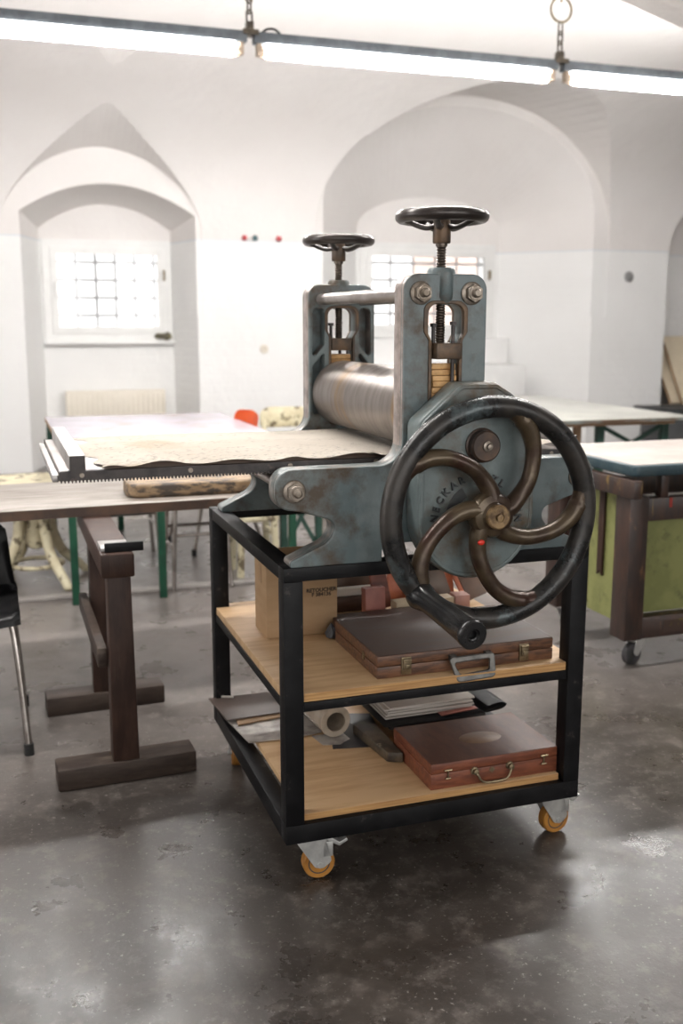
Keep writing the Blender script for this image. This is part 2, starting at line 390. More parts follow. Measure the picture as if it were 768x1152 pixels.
# ================================================================== THE ROOM
YW = 7.4                                   # back wall plane
def arch(xc, hw, z0, zs, zc, n=40, pw=2.0, seg=False):
    """XZ section: straight jambs up to zs, then an elliptic head rising to zc"""
    pts = [(xc-hw, z0)]
    for i in range(n+1):
        if seg:                                       # flat segmental head, sharp at the jambs
            u = -1+2*i/n; pts.append((xc+hw*u, zs+(zc-zs)*(1-u*u))); continue
        a = PI - PI*i/n
        c, s = math.cos(a), math.sin(a)
        pts.append((xc+hw*(abs(c)**(2/pw))*(1 if c > 0 else -1), zs+(zc-zs)*abs(s)**(2/pw)))
    pts.append((xc+hw, z0)); return pts
def loft(secs):
    mb = MB(); mb.rings([[Vector((x, y, z)) for x, z in sec] for y, sec in secs])
    bmesh.ops.triangulate(mb.bm, faces=mb.bm.faces); bmesh.ops.recalc_face_normals(mb.bm, faces=mb.bm.faces)
    return mb
def raw(mb):
    bmesh.ops.recalc_face_normals(mb.bm, faces=mb.bm.faces)
    me = bpy.data.meshes.new('air'); mb.bm.to_mesh(me); mb.bm.free()
    o = bpy.data.objects.new('air', me); COL.objects.link(o); return o
XL, XR, YB = -4.0, 9.0, -5.0
def vz(y):
    if y < 2.5: return 3.55
    s = min(1, (y-2.5)/(YW-2.5)); return 2.0+1.55*(max(0, 1-s**3))**(1/3)
prof = [(YB, 0), (YB, 3.55), (2.5, 3.55)]
for i in range(1, 91):
    a = PI/2*i/90
    prof.append((2.5+(YW-2.5)*math.sin(a)**(2/3), 2.0+1.55*max(0, math.cos(a))**(2/3)))
prof.append((YW, 0))
mb = MB(); nP = len(prof)
mb._add([(XL, y, z) for y, z in prof]+[(XR, y, z) for y, z in prof],
        [tuple(range(nP)), tuple(range(2*nP-1, nP-1, -1))]+[(i, i+nP, (i+1) % nP+nP, (i+1) % nP) for i in range(nP)])
air = raw(mb)
adds = []
Y1, Y2 = 7.95, 8.2                          # window planes of the two niches
adds.append(loft([(7.0, arch(.475, .775, 0.0, 2.30, 2.555, seg=True)), (7.4, arch(.475, .775, 0, 2.30, 2.555, seg=True)), (Y1, arch(.495, .612, 0, 2.20, 2.43, seg=True))]))       # left niche
adds.append(loft([(5.6, arch(.42, .90, 1.4, 2.15, 3.50, pw=1.75)), (7.41, arch(.42, .88, 1.4, 2.16, 2.86, pw=1.8))]))                             # left lunette
adds.append(loft([(6.9, arch(3.97, 1.50, 0, 2.45, 3.44)), (7.4, arch(3.97, 1.50, 0, 2.45, 3.44)), (Y2, arch(3.94, .84, 0, 2.30, 2.65))]))          # right niche
adds.append(loft([(5.2, arch(4.02, 1.62, 1.4, 2.25, 3.30)), (7.41, arch(4.02, 1.62, 1.4, 2.25, 3.52))]))                                            # right lunette
adds.append(loft([(7.0, arch(7.35, .95, 0, 2.1, 2.85)), (7.92, arch(7.35, .95, 0, 2.1, 2.85))]))                                                     # alcove at right
W1 = (-.09, 1.09, 1.175, 2.095); W2 = (3.14, 4.70, 1.19, 2.16)
def wb(a, b): m_ = MB(); m_.box(a, b); return m_
adds.append(wb((W1[0], Y1-.1, W1[2]), (W1[1], Y1+.35, W1[3])))
adds.append(wb((W2[0], Y2-.1, W2[2]), (W2[1], Y2+.35, W2[3])))
# unseen tall windows added behind the camera and at the left to light the room
REAR = [(-3.2, -1.2), (-.6, 1.4), (2.0, 4.0)]
for a, b in REAR: adds.append(wb((a, YB-.4, .9), (b, YB+.1, 2.9)))
SIDE = [(.2, 2.2)]
for a, b in SIDE: adds.append(wb((XL-.4, a, 1.0), (XL+.1, b, 2.9)))
for a_ in adds:
    o2 = raw(a_)
    md = air.modifiers.new('u', 'BOOLEAN'); md.operation = 'UNION'; md.solver = 'EXACT'; md.object = o2
    dg = bpy.context.evaluated_depsgraph_get(); dg.update()
    me = bpy.data.meshes.new_from_object(air.evaluated_get(dg))
    air.modifiers.clear(); air.data = me; bpy.data.objects.remove(o2)
bmA = bmesh.new(); bmA.from_mesh(air.data); bpy.data.objects.remove(air)
def kind_of(f):
    c = f.calc_center_median(); n = f.normal
    if abs(n.z) > .99 and c.z < .01: return None                        # floor, built separately
    for w, yy in ((W1, Y1+.35), (W2, Y2+.35)):
        if n.y > .9 and abs(c.y-yy) < .01 and w[0] < c.x < w[1]: return None                  # window holes stay open
    if n.y < -.9 and c.y < YB-.3: return None
    if n.x < -.9 and c.x < XL-.3: return None
    if c.y > YW-.02: return 'wall_back'
    if c.x < XL+.01 : return 'wall_left'
    if c.x > XR-.01 : return 'wall_right'
    if c.y < YB+.01: return 'wall_front'
    return 'ceiling'
parts_ = {}
for f in bmA.faces:
    k = kind_of(f)
    if k: parts_.setdefault(k, []).append(f)
for k, fs in parts_.items():
    b2 = bmesh.new(); vm = {}
    for f in fs:
        vs = []
        for v in f.verts:
            if v not in vm: vm[v] = b2.verts.new(v.co)
            vs.append(vm[v])
        try: b2.faces.new(vs[::-1])
        except ValueError: pass
    me = bpy.data.meshes.new(k); b2.to_mesh(me); b2.free(); me.materials.append(M['wall'] if k != 'ceiling' else M['plaster'])
    o = bpy.data.objects.new(k, me); COL.objects.link(o); o['kind'] = 'structure'; WLOC[k] = (0,0,0)
bmA.free()
tag(MB().box((XL-.4, YB-.4, -.1), (XR, 8.4, 0)).build('floor', M['floor']), kind='structure')
# low grey floor strip running behind the press
mb = MB().box((-1.6, 2.87, 0), (1.9, 2.93, .018))
tag(mb.build('trim_1', mat('grey_floor_strip', (.24,.22,.21), (.32,.30,.28), 9, .5), bevel=.004), kind='structure')
# the end of a lower cross arch of the ceiling, top right
pl = [(1.60, 3.6), (1.60, 3.11)]
for i in range(13):
    t = i/12; pl.append((1.72+2.6*t, 3.080-.60*t-.12*t*t))
pl += [(9.0, 1.2), (9.0, 3.6)]
arch_pts = [(x, z) for x, z in pl if x < 4.9]+[(4.66, 3.6)]
mb = MB().prism(arch_pts, 2.0, 2.5)
tag(mb.build('trim_2', M['plaster']), kind='structure')

def make_window(name, w, y, cols, rows, ox):
    x0, x1, z0, z1 = w
    f = MB(); t = .07
    ring = [(x0-.01, z0-.01), (x1+.01, z0-.01), (x1+.01, z1+.01), (x0-.01, z1+.01)]
    f.mesh(plate_mesh(ring, [[(x0+t, z0+t), (x1-t, z0+t), (x1-t, z1-t), (x0+t, z1-t)]], y-.03, y+.05, .004))
    fr = tag(f.build(name, M['white']), kind='structure')
    s = MB(); a = t-.01; bw = .065
    s.mesh(plate_mesh([(x0+a, z0+a), (x1-a, z0+a), (x1-a, z1-a), (x0+a, z1-a)],
        [[(x0+a+bw, z0+a+bw), (x1-a-bw, z0+a+bw), (x1-a-bw, z1-a-bw), (x0+a+bw, z1-a-bw)]], y-.045, y+.0, .006))
    s.build('sash', M['white'], fr)
    MB().box((x0+a+bw-.01, y-.024, z0+a+bw-.01), (x1-a-bw+.01, y-.018, z1-a-bw+.01)).build('pane', M['glass'], fr)
    g = MB(); X0, X1, Z0, Z1 = x0+.02, x1-.02, z0+.02, z1-.02
    gx0, gx1, gz0, gz1 = x0+a+bw, x1-a-bw, z0+a+bw, z1-a-bw
    for i in range(cols+1):
        px = gx0+(gx1-gx0)*(i+ox)/cols
        g.cyl((px, y+.2, z0+.001), (px, y+.2, z1-.001), .014, 8)
    for j in range(1, rows+1):
        pz = gz0+(gz1-gz0)*(j/rows)-.06
        g.box((x0+.001, y+.192, pz-.013), (x1-.001, y+.208, pz+.013))
    g.build('grille', M['bars'], fr)
    h = MB(); hz = (z0+z1)/2+.03
    h.box((x0+.085, y-.062, hz-.05), (x0+.115, y-.045, hz+.05)); h.box((x0+.093, y-.085, hz-.10), (x0+.107, y-.062, hz+.02))
    h.build('handle', M['white'], fr, bevel=.004)
    k = MB(); k.box((x1-.075, y-.065, z1-.36), (x1-.055, y-.044, z1-.26)); k.cyl((x1-.065, y-.07, z1-.35), (x1-.065, y-.07, z1-.27), .010, 10)
    k.build('hinge', M['brass'], fr)
    return fr
make_window('window_1', W1, Y1, 5, 4, 0)
make_window('window_2', W2, Y2, 5, 4, .15)
k = 3  # frames of the added rear and left windows, out of view
for a, b in REAR:
    f = MB(); f.mesh(plate_mesh([(a, .9), (b, .9), (b, 2.9), (a, 2.9)], [[(a+.08, .98), ((a+b)/2-.03, .98), ((a+b)/2-.03, 2.82), (a+.08, 2.82)], [((a+b)/2+.03, .98), (b-.08, .98), (b-.08, 2.82), ((a+b)/2+.03, 2.82)]], YB-.2, YB-.12, .004))
    tag(f.build('window_%d' % k, M['white']), kind='structure'); k += 1
for a, b in SIDE:
    f = MB(); f.mesh(plate_mesh([(a, 1.0), (b, 1.0), (b, 2.9), (a, 2.9)], [[(a+.08, 1.08), (b-.08, 1.08), (b-.08, 2.82), (a+.08, 2.82)]], -.04, .04, .004))
    f.xf(Matrix.Translation((XL-.15, 0, 0)) @ Matrix.Rotation(PI/2, 4, 'Z'))
    tag(f.build('window_%d' % k, M['white']), kind='structure'); k += 1
# brick house seen through the right window
def brickmat():
    m = bpy.data.materials.new('pink_brickwork'); m.use_nodes = True; nt = m.node_tree; N = nt.nodes; L = nt.links
    b = N['Principled BSDF']; b.inputs['Roughness'].default_value = .9
    tc = N.new('ShaderNodeTexCoord'); mp = N.new('ShaderNodeMapping'); mp.inputs['Rotation'].default_value = (PI/2, 0, 0)
    bt = N.new('ShaderNodeTexBrick'); bt.inputs['Scale'].default_value = 4
    bt.inputs['Color1'].default_value = (.50,.38,.33,1); bt.inputs['Color2'].default_value = (.45,.34,.30,1); bt.inputs['Mortar'].default_value = (.55,.48,.44,1)
    L.new(tc.outputs['Object'], mp.inputs['Vector']); L.new(mp.outputs[0], bt.inputs['Vector']); L.new(bt.outputs['Color'], b.inputs['Base Color']); return m
bh = thing('brick_house', (9, 13, 0), 'pink brick house seen outside through the barred window behind the press', 'house')
hw_ = MB(); hw_.mesh(plate_mesh([(6.1, -1), (13, -1), (13, 5), (6.1, 5)], [[(7.4+1.9*i, z), (8.2+1.9*i, z), (8.2+1.9*i, z+1.3), (7.4+1.9*i, z+1.3)] for i in range(3) for z in (.2, 2.9)], 12.7, 13, .001))
hw_.box((6.1, 13, -1), (13, 14.5, 5)); hw_.build('wall', brickmat(), bh)
hr = MB(); hr.prism([(5.5, 5), (13.2, 5), (9.4, 6.8)], 12.5, 14.7); hr.build('roof', M['paneledge'], bh)
cw = MB().box((-9, 12.0, -1.0), (5.35, 12.3, 5.2)); tag(cw.build('sky_dimming_wall', mat('pale_render', (.62,.63,.64), (.57,.58,.59), 2, .9)), 'pale wall added outside the left window to dim the sky behind its bars', 'wall')  # wall put in so the sky stays dim behind the grille
# the ground outside, so the house and the walls stand on something
gm = MB().box((-14, 8.75, -1.2), (22, 30, -1.0)); tag(gm.build('ground', mat('outside_paving', (.30,.30,.29), (.24,.24,.23), 2, .9)), kind='structure')

# ================================================================== THE ETCHING PRESS
XC = .3885; ZT = .797                       # press centre line, top of the cart
press = thing('etching_press', (XC, .38, ZT), 'blue-grey iron etching press with big spoked crank wheel on the black cart', 'printing press')
def mirror(pts):                           # (d, z, r) on the left half -> closed outline
    left = [(XC-d, z, r) for d, z, r in pts]; right = [(XC+d, z, r) for d, z, r in reversed(pts)]
    return left+right
half = [(.150, .797, 0), (.372, .797, .006), (.372, .812, .012), (.275, .855, .05), (.262, .898, .03), (.345, .925, .03), (.405, .935, .035),
        (.405, 1.022, .04), (.103, 1.022, .055), (.103, 1.452, .036)]
out_half = [(d, z, r) for d, z, r in half]
outline = rpoly([(XC-.150, .797, 0)]+[(XC-d, z, r) for d, z, r in out_half[1:]]+[(XC+d, z, r) for d, z, r in reversed(out_half[1:])]+[(XC+.150, .797, 0), (XC+.150, .838, .02), (XC-.150, .838, .02)])
slot = rpoly([(XC-.034, 1.05, .01), (XC+.034, 1.05, .01), (XC+.034, 1.300, .012), (XC+.044, 1.318, .012), (XC+.044, 1.385, .022), (XC-.044, 1.385, .022), (XC-.044, 1.318, .012), (XC-.034, 1.300, .012)])
def pocket(s):
    a = rpoly([(XC+s*.054, 1.385, .014), (XC+s*.090, 1.385, .016), (XC+s*.090, 1.238, .006), (XC+s*.054, 1.280, .006)])
    b = rpoly([(XC+s*.054, 1.258, .004), (XC+s*.090, 1.214, .004), (XC+s*.090, 1.075, .012), (XC+s*.054, 1.075, .012)])
    return [a, b]
def side_frame(y_out, sgn):
    """outer face at y_out; ribs and pockets face the rollers"""
    mb = MB()
    if sgn > 0: ya, yb, yc = y_out, y_out+.016, y_out+.06
    else: ya, yb, yc = y_out-.016, y_out, y_out-.06
    mb.mesh(plate_mesh(outline, [slot], min(ya, yb), max(ya, yb), .0035))
    lo, hi = (yb-.004, yc) if sgn > 0 else (yc, ya+.004)
    mb.mesh(plate_mesh(outline, [slot]+pocket(-1)+pocket(1), lo, hi, .0035))
    o = mb.build('side_frame', M['blue'], press); o.data.materials.append(M['edge']); o.data.materials.append(M['edgeblue'])
    for pg in o.data.polygons:                           # rubbed bare flange edges
        zz = pg.center.z+ZT
        if abs(pg.normal.y) < .35 and abs(pg.center.x) > .06: pg.material_index = 1 if (zz > 1.06 and pg.normal.z < .9) else 2
    # rubbed flange edges, guide lining, boss
    g = MB(); inn = slot
    def grow(k): return [(XC+(x-XC)*k[0], 1.218+(z-1.218)*k[1]) for x, z in slot]
    a, b = (y_out-.004, y_out+.012) if sgn > 0 else (y_out-.012, y_out+.004)
    g.mesh(plate_mesh(grow((1.24, 1.045)), [grow((.995, .998))], a, b, .002))
    g.build('guide_lining', M['rust'], o)
    g2 = MB(); a, b = (y_out+.048, y_out+.064) if sgn > 0 else (y_out-.064, y_out-.048)
    g2.mesh(plate_mesh(grow((1.2, 1.04)), [grow((.995, .998))], a, b, .002)); g2.build('guide_lining', M['rust'], o)
    ym = y_out+sgn*.03
    bs = MB(); bs.lathe([(.0, 1.44), (.032, 1.44), (.032, 1.460), (.028, 1.466), (.0, 1.466)], (XC, ym, 0), 'z', 28)
    ys = y_out
    bs.tube([(XC, ys+sgn*.012, 1.385), (XC, ys+sgn*.009, 1.40), (XC, ys+sgn*.009, 1.455)], [.014, .019, .019], 20)
    bs.build('screw_boss', M['blue'], o)
    return o
sf_front = side_frame(.0, 1); sf_back = side_frame(.790, -1)
# rollers
rl = MB(); rl.lathe([(0, .078), (.092, .078), (.095, .082), (.095, .718), (.092, .722), (0, .722)], (XC, 0, 1.138), 'y', 72); rl = rl.build('upper_roller', M['steel'], press)
sh = MB(); sh.cyl((XC, .014, 1.138), (XC, .786, 1.138), .030, 24); sh.build('journal', M['screw'], rl)
l2 = MB(); l2.lathe([(0, .08), (.068, .08), (.07, .083), (.07, .717), (.068, .72), (0, .72)], (XC, 0, .934), 'y', 48); l2.build('lower_roller', M['screw'], press)
# tie rods with hexagon nuts
def hexnut(mb, c, r, y0, y1):
    pts = [(c[0]+r*math.cos(PI/6+i*PI/3), c[1]+r*math.sin(PI/6+i*PI/3)) for i in range(6)]; mb.prism(pts, y0, y1)
for x, z, r in ((XC-.063, 1.409, .0165), (XC+.063, 1.409, .0165), (XC-.362, .973, .0135), (XC+.362, .973, .0135)):
    t = MB().cyl((x, .06, z), (x, .74, z), r, 28).build('tie_rod', M['rod'], press)
    for ya, s in ((.0, -1), (.790, 1)):
        w = MB(); w.lathe([(0, 0), (.026, 0), (.026, s*.004), (.023, s*.006), (0, s*.006)], (x, ya, z), 'y', 28)
        hexnut(w, (x, z), .020, ya+s*.005, ya+s*.022)
        w.lathe([(0, s*.02), (.0165, s*.022), (.0155, s*.0245), (.010, s*.0245), (.010, s*.033), (.007, s*.036), (0, s*.036)], (x, ya, z), 'y', 20)
        w.build('nut', M['nut'], t, bevel=0)
# pressure screws, handwheels, bearing blocks, shims
def pressure(y, s, rw):
    """s: side the block pokes out (-1 front, +1 back)"""
    prof = [(0, 1.298), (.0098, 1.298)]
    z = 1.298
    while z < 1.512:
        prof += [(.0092, z+.0012), (.0112, z+.0036), (.0112, z+.0048)]; z += .006
    prof += [(.0135, 1.514), (.0135, 1.522), (0, 1.522)]
    sc = MB().lathe(prof, (XC, y, 0), 'z', 22).build('pressure_screw', M['screw'], press)
    hw = MB()
    hw.tube([(XC+(rw-.015)*math.cos(a), y+(rw-.015)*math.sin(a), 1.578) for a in [i*2*PI/56 for i in range(56)]], .0145, 14, True)
    hw = hw.build('handwheel', M['hand'], sc)
    h = MB(); h.lathe([(0, 1.520), (.019, 1.520), (.0205, 1.523), (.0205, 1.560), (.018, 1.572), (.012, 1.576), (0, 1.576)], (XC, y, 0), 'z', 28); h.build('hub', M['rust'], sc)
    for i in range(5):
        a = i*2*PI/5+.35
        pts = smooth_path([(XC+r*math.cos(a), y+r*math.sin(a), zz) for r, zz in ((.016, 1.558), (.035, 1.554), (.058, 1.560), (rw-.018, 1.574))], 5)
        MB().tube(pts, .0062, 10, sx=1.3).build('spoke', M['hand'], sc)
    yo = y+s*.055
    lo, hi = min(y-s*.03, yo), max(y-s*.03, yo)
    blk = MB().box((XC-.031, lo, 1.262), (XC+.031, hi, 1.298)).build('bearing_block', M['rust'], press, bevel=.002)
    for dx, yy, zt in ((-.021, y+s*.01, 1.338), (.016, y+s*.036, 1.342)):
        b = MB(); b.cyl((XC+dx, yy, 1.205 if dx > 0 else 1.262), (XC+dx, yy, zt), .0046, 12)
        b.lathe([(0, zt-.004), (.0085, zt-.004), (.0085, zt+.004), (0, zt+.004)], (XC+dx, yy, 0), 'z', 6); b.build('adjusting_bolt', M['rack'], blk)
    for i in range(14):
        dz = 1.064+i*.0134; dx = random.uniform(-.002, .002); dy = random.uniform(-.003, .003)
        if dz+.012 > 1.256: break
        MB().box((XC-.030+dx, y-.026+dy, dz), (XC+.030+dx, y+.024+dy, dz+.0124)).build('wooden_shim', M['shim'], press, bevel=.0015)
pressure(.030, -1, .107); pressure(.760, 1, .107)
# the sliding bed with its toothed racks and end stops
bedp = MB().box((-.470, .080, 1.016), (.800, .720, 1.030)).build('bed', M['bed'], press, bevel=.002)
def rack(y0, y1):
    n = 166; x0, x1 = -.472, .802; p = (x1-x0)/n
    poly = [(x0, 1.030), (x0, 1.010)]
    for i in range(n):
        poly += [(x0+p*(i+.22), 1.010), (x0+p*(i+.40), 1.0045), (x0+p*(i+.60), 1.0045), (x0+p*(i+.78), 1.010)]
    poly += [(x1, 1.010), (x1, 1.030)]
    mb = MB().prism(poly, y0, y1)
    return mb.build('rack', M['rack'], bedp)
for y0, y1 in ((.076, .092), (.708, .724)):
    rk = rack(y0, y1); sc = MB()
    for x in (-.425, -.19, .04, .25, .50, .72): sc.lathe([(0, 0), (.006, 0), (.005, -.0016 if y0 < .3 else .0016), (0, -.0016 if y0 < .3 else .0016)], (x, y0 if y0 < .3 else y1, 1.021), 'y', 14)
    sc.build('screw_head', M['nut'], rk)
for xa, xb in ((-.450, -.416), (.758, .792)):
    st = MB().box((xa, .078, 1.030), (xb, .722, 1.064)).build('end_stop', M['stop'], bedp, bevel=.002)
    MB().box((xa+.001, .0752, 1.030), (xb-.001, .0785, 1.063)).build('end_face', M['rack'], st)
MB().box((-.486, .09, 1.006), (-.472, .71, 1.022)).build('end_ledge', M['stop'], bedp, bevel=.002)
# gear cover
XG, ZG, YG = .440, .905, -.082
def cov(k=0.0):
    pts = []
    for i in range(19):
        a = PI+PI*i/18; pts.append((XG+(.147-k)*math.cos(a), ZG+(.147-k)*math.sin(a)))
    up = rpoly([(XG+.147-k, ZG, 0), (XG+.147-k, 1.120-k*.6, .02), (XG+.083-k*.4, 1.187-k*.8, .02), (XG+.043-k*.3, 1.211-k, .015), (XG-.048+k*.3, 1.211-k, .02), (XG-.147+k, 1.125-k*.5, .03), (XG-.147+k, ZG, 0)], 5)
    return pts+up[1:-1]
cv = MB(); cv.mesh(plate_mesh(cov(), [], YG+.004, -.0005, .012)); cv = cv.build('gear_cover', M['cover'], press, ang=60)
rm = MB(); rm.mesh(plate_mesh(cov(.004), [cov(.014)], YG-.0005, YG+.012, .003)); rm.build('cover_lip', M['cover'], cv)
fp = MB(); fp.mesh(plate_mesh(cov(.013), [], YG+.002, YG+.008, .001)); fp.build('cover_face', M['cover'], cv)
sp_ = MB()                                  # dark curved inspection slot behind the hub
arcp = [(XG+.055*math.cos(a), ZG+.055*math.sin(a)) for a in [R(120+i*6) for i in range(11)]]+[(XG+.080*math.cos(a), ZG+.080*math.sin(a)) for a in [R(180-i*6) for i in range(11)]]
sp_.prism(arcp, YG+.0005, YG+.006); sp_.build('slot', M['letter'], cv)
cp = MB(); cp.lathe([(0, 0), (.040, 0), (.040, -.006), (.036, -.008), (.036, -.026), (.032, -.030), (0, -.030)], (.446, YG+.004, 1.070), 'y', 36); cp = cp.build('shaft_cap', M['capm'], cv)
cb = MB(); cb.lathe([(0, -.028), (.012, -.028), (.012, -.034), (.007, -.036), (.006, -.044), (0, -.045)], (.448, YG+.004, 1.070), 'y', 20); cb.build('cap_bolt', M['nut'], cp)
# cast lettering round the axle
CT = (.437, .893); RT = .106
ptsL = [('N', 172), ('E', 161), ('C', 149), ('K', 137), ('A', 124), ('R', 112), ('Z', 66), ('L', 55), ('E', 13), ('N', 2)]
for k, (ch, ad) in enumerate(ptsL):
    if k in (0, 6, 8): lt = MB()
    a = R(ad); x, z = CT[0]+RT*math.cos(a), CT[1]+RT*math.sin(a)
    mt = Matrix.Translation((x, YG-.001, z)) @ Matrix.Rotation(PI/2, 4, 'X') @ Matrix.Rotation(a-PI/2, 4, 'Z')
    lt.mesh(text_mesh(ch, .0235, .003, mt, .0004))
    if k in (5, 7, 9): lt.build('lettering', M['letter'], cv)
# crank wheel
XA, ZA, YA = .4445, .921, -.140
ax = MB().cyl((XA, YG+.01, ZA), (XA, YA-.02, ZA), .019, 28).build('axle', M['screw'], press)
RC = .2410
wheel = MB()
wheel.tube([(XA+RC*math.cos(a), YA, ZA+RC*math.sin(a)) for a in [i*2*PI/120 for i in range(120)]], .0250, 22, True)
wheel = wheel.build('crank_wheel', M['rim'], press)
hb = MB(); hb.lathe([(0, .022), (.044, .024), (.052, .014), (.052, -.008), (.046, -.017), (.032, -.022), (.0265, -.030), (0, -.030)], (XA, YA, ZA), 'y', 40)
hb = hb.build('hub', M['spoke'], wheel)
hc = MB(); hc.lathe([(0, -.028), (.0275, -.028), (.0275, -.038), (.024, -.041), (.012, -.041), (.0115, -.039), (.008, -.039), (.0075, -.046), (0, -.047)], (XA, YA, ZA), 'y', 32); hc.build('hub_cap', M['hub'], wheel)
ends = [7.5, 76, 152, 225, 297]
for i, e in enumerate(ends):
    poly = [(.030, -66), (.055, -58), (.085, -47), (.115, -38), (.150, -28), (.180, -20), (.208, -11), (.228, -2), (.243, 7)]
    pts = smooth_path([(XA+r*math.cos(R(e+o)), YA+(.004 if r < .1 else 0), ZA+r*math.sin(R(e+o))) for r, o in poly], 6)
    n = len(pts); rad = []
    for k in range(n):
        t = k/(n-1); rad.append(.0255-.0060*math.sin(PI*min(1, t*1.1)) if t < .85 else .0212+.002*(t-.85)/.15)
    s_ = MB(); s_.tube(pts, rad, 16, sx=.92, up=(0,1,0)); so = s_.build('spoke', M['spoke'], wheel)
# red dab on the lower spoke
e = 297; r_, o_ = .085, -47
dab = MB().ball((XA+r_*math.cos(R(e+o_))-.004, YA-.0205, ZA+r_*math.sin(R(e+o_))+.022), .009, (1.0,.45,.7), 12)
dab.build('paint_dab', M['redpaint'], wheel)
# handle
P0 = Vector((.2715, YA+.004, .752)); P1 = Vector((.287, -.385, .727)); dv = (P1-P0)
hd = MB()
prof = [(0, 0), (.0310, .0), (.0335, .012), (.0300, .032), (.0255, .047), (.0260, .10), (.0280, .18), (.0295, dv.length-.018), (.0318, dv.length-.014), (.0318, dv.length-.004), (.0290, dv.length), (.0145, dv.length), (.0120, dv.length-.004), (.0095, dv.length-.005), (.0085, dv.length-.014), (0, dv.length-.014)]
hd.lathe(prof, (0,0,0), 'z', 36); hd.xf(Matrix.Translation(P0) @ dv.to_track_quat('Z', 'Y').to_matrix().to_4x4())
hdl = hd.build('handle', M['blackgloss'], wheel)
# felt blanket on the bed
fb = bmesh.new(); NX, NY = 90, 34; grid = []
for j in range(NY+1):
    row = []
    for i in range(NX+1):
        u, v = i/NX, j/NY
        x = -.397+1.135*u; y = .079+.635*v
        x += (1-u)**6*(.020*math.sin(v*9)+.014*math.sin(v*23+1)); 
        ed = max(0, 1-v*5)
        wv = sum(h_*math.exp(-((x-c_)/w_)**2) for h_, c_, w_ in ((.013, -.25, .055), (.010, -.09, .06), (.007, .05, .03), (.011, .205, .05), (.008, -.36, .03)))
        z = 1.0325+.0015*math.sin(x*9+y*4)+max(0, 1-v*3.2)**1.5*wv
        y += ed*.006*math.sin(x*21)
        far = abs(x-XC)
        if far < .14: z = min(z, 1.0335)
        if x > XC+.16: z += .020*max(0, (x-XC-.16)/.2)**2*max(0, 1-v*1.6)
        row.append(fb.verts.new((x, y, z)))
    grid.append(row)
for j in range(NY):
    for i in range(NX): fb.faces.new((grid[j][i], grid[j][i+1], grid[j+1][i+1], grid[j+1][i]))
mbf = MB(); mbf.bm.free(); mbf.bm = fb
ret = bmesh.ops.solidify(fb, geom=fb.faces[:], thickness=-.006)
for f in fb.faces: f.material_index = 0
felt = solo(mbf, 'felt_blanket', M['felt'], 'stained cream felt blanket lying on the press bed under the roller', 'blanket', ang=70)
felt.data.materials.append(M['feltshade'])
for pg in felt.data.polygons:                            # shade of the gap beneath, painted on the cut edge and underside
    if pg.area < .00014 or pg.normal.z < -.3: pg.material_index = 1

# ================================================================== THE BLACK CART
CW, CD = .793, .835; PS = .046
cart = thing('press_cart', (CW/2, CD/2, 0), 'black steel cart on orange castors with two plywood shelves under the press', 'cart')
for x in (0, CW-PS):
    for y in (0, CD-PS): MB().box((x, y, .1685), (x+PS, y+PS, .7645)).build('post', M['black'], cart, bevel=.002)
def frame_ring(z0, z1, w, name):
    for a, b in (((0,0), (CW, w)), ((0, CD-w), (CW, CD)), ((0, w), (w, CD-w)), ((CW-w, w), (CW, CD-w))):
        MB().box((a[0], a[1], z0), (b[0], b[1], z1)).build(name, M['black'], cart, bevel=.0015)
frame_ring(.765, .797, .046, 'top_rail')
frame_ring(.121, .168, .046, 'bottom_rail')
for a, b in (((PS, .004), (CW-PS, .03)), ((PS, CD-.03), (CW-PS, CD-.004)), ((.004, PS), (.03, CD-PS)), ((CW-.03, PS), (CW-.004, CD-PS))):
    MB().box((a[0], a[1], .449), (b[0], b[1], .4715)).build('shelf_rail', M['black'], cart, bevel=.0015)
def shelf(z0, z1, x0, x1, y0, y1):
    # plywood cut round the four posts
    c = PS+.002
    pl = [(max(x0, c), y0), (min(x1, CW-c), y0), (min(x1, CW-c), c), (x1, c), (x1, CD-c), (min(x1, CW-c), CD-c), (min(x1, CW-c), y1), (max(x0, c), y1), (max(x0, c), CD-c), (x0, CD-c), (x0, c), (max(x0, c), c)]
    seen = []; [seen.append(p) for p in pl if p not in seen]
    s = MB().prismz(seen, z0, z1).build('shelf', M['ply'], cart, bevel=.001)
    MB().box((max(x0, c)+.001, y0-.0012, z0+.001), (min(x1, CW-c)-.001, y0+.002, z1-.001)).build('ply_edge', M['plyedge'], s)
shelf(.472, .4935, .006, CW-.006, .008, CD-.008)
shelf(.1685, .186, .05, CW-.05, .018, CD-.018)
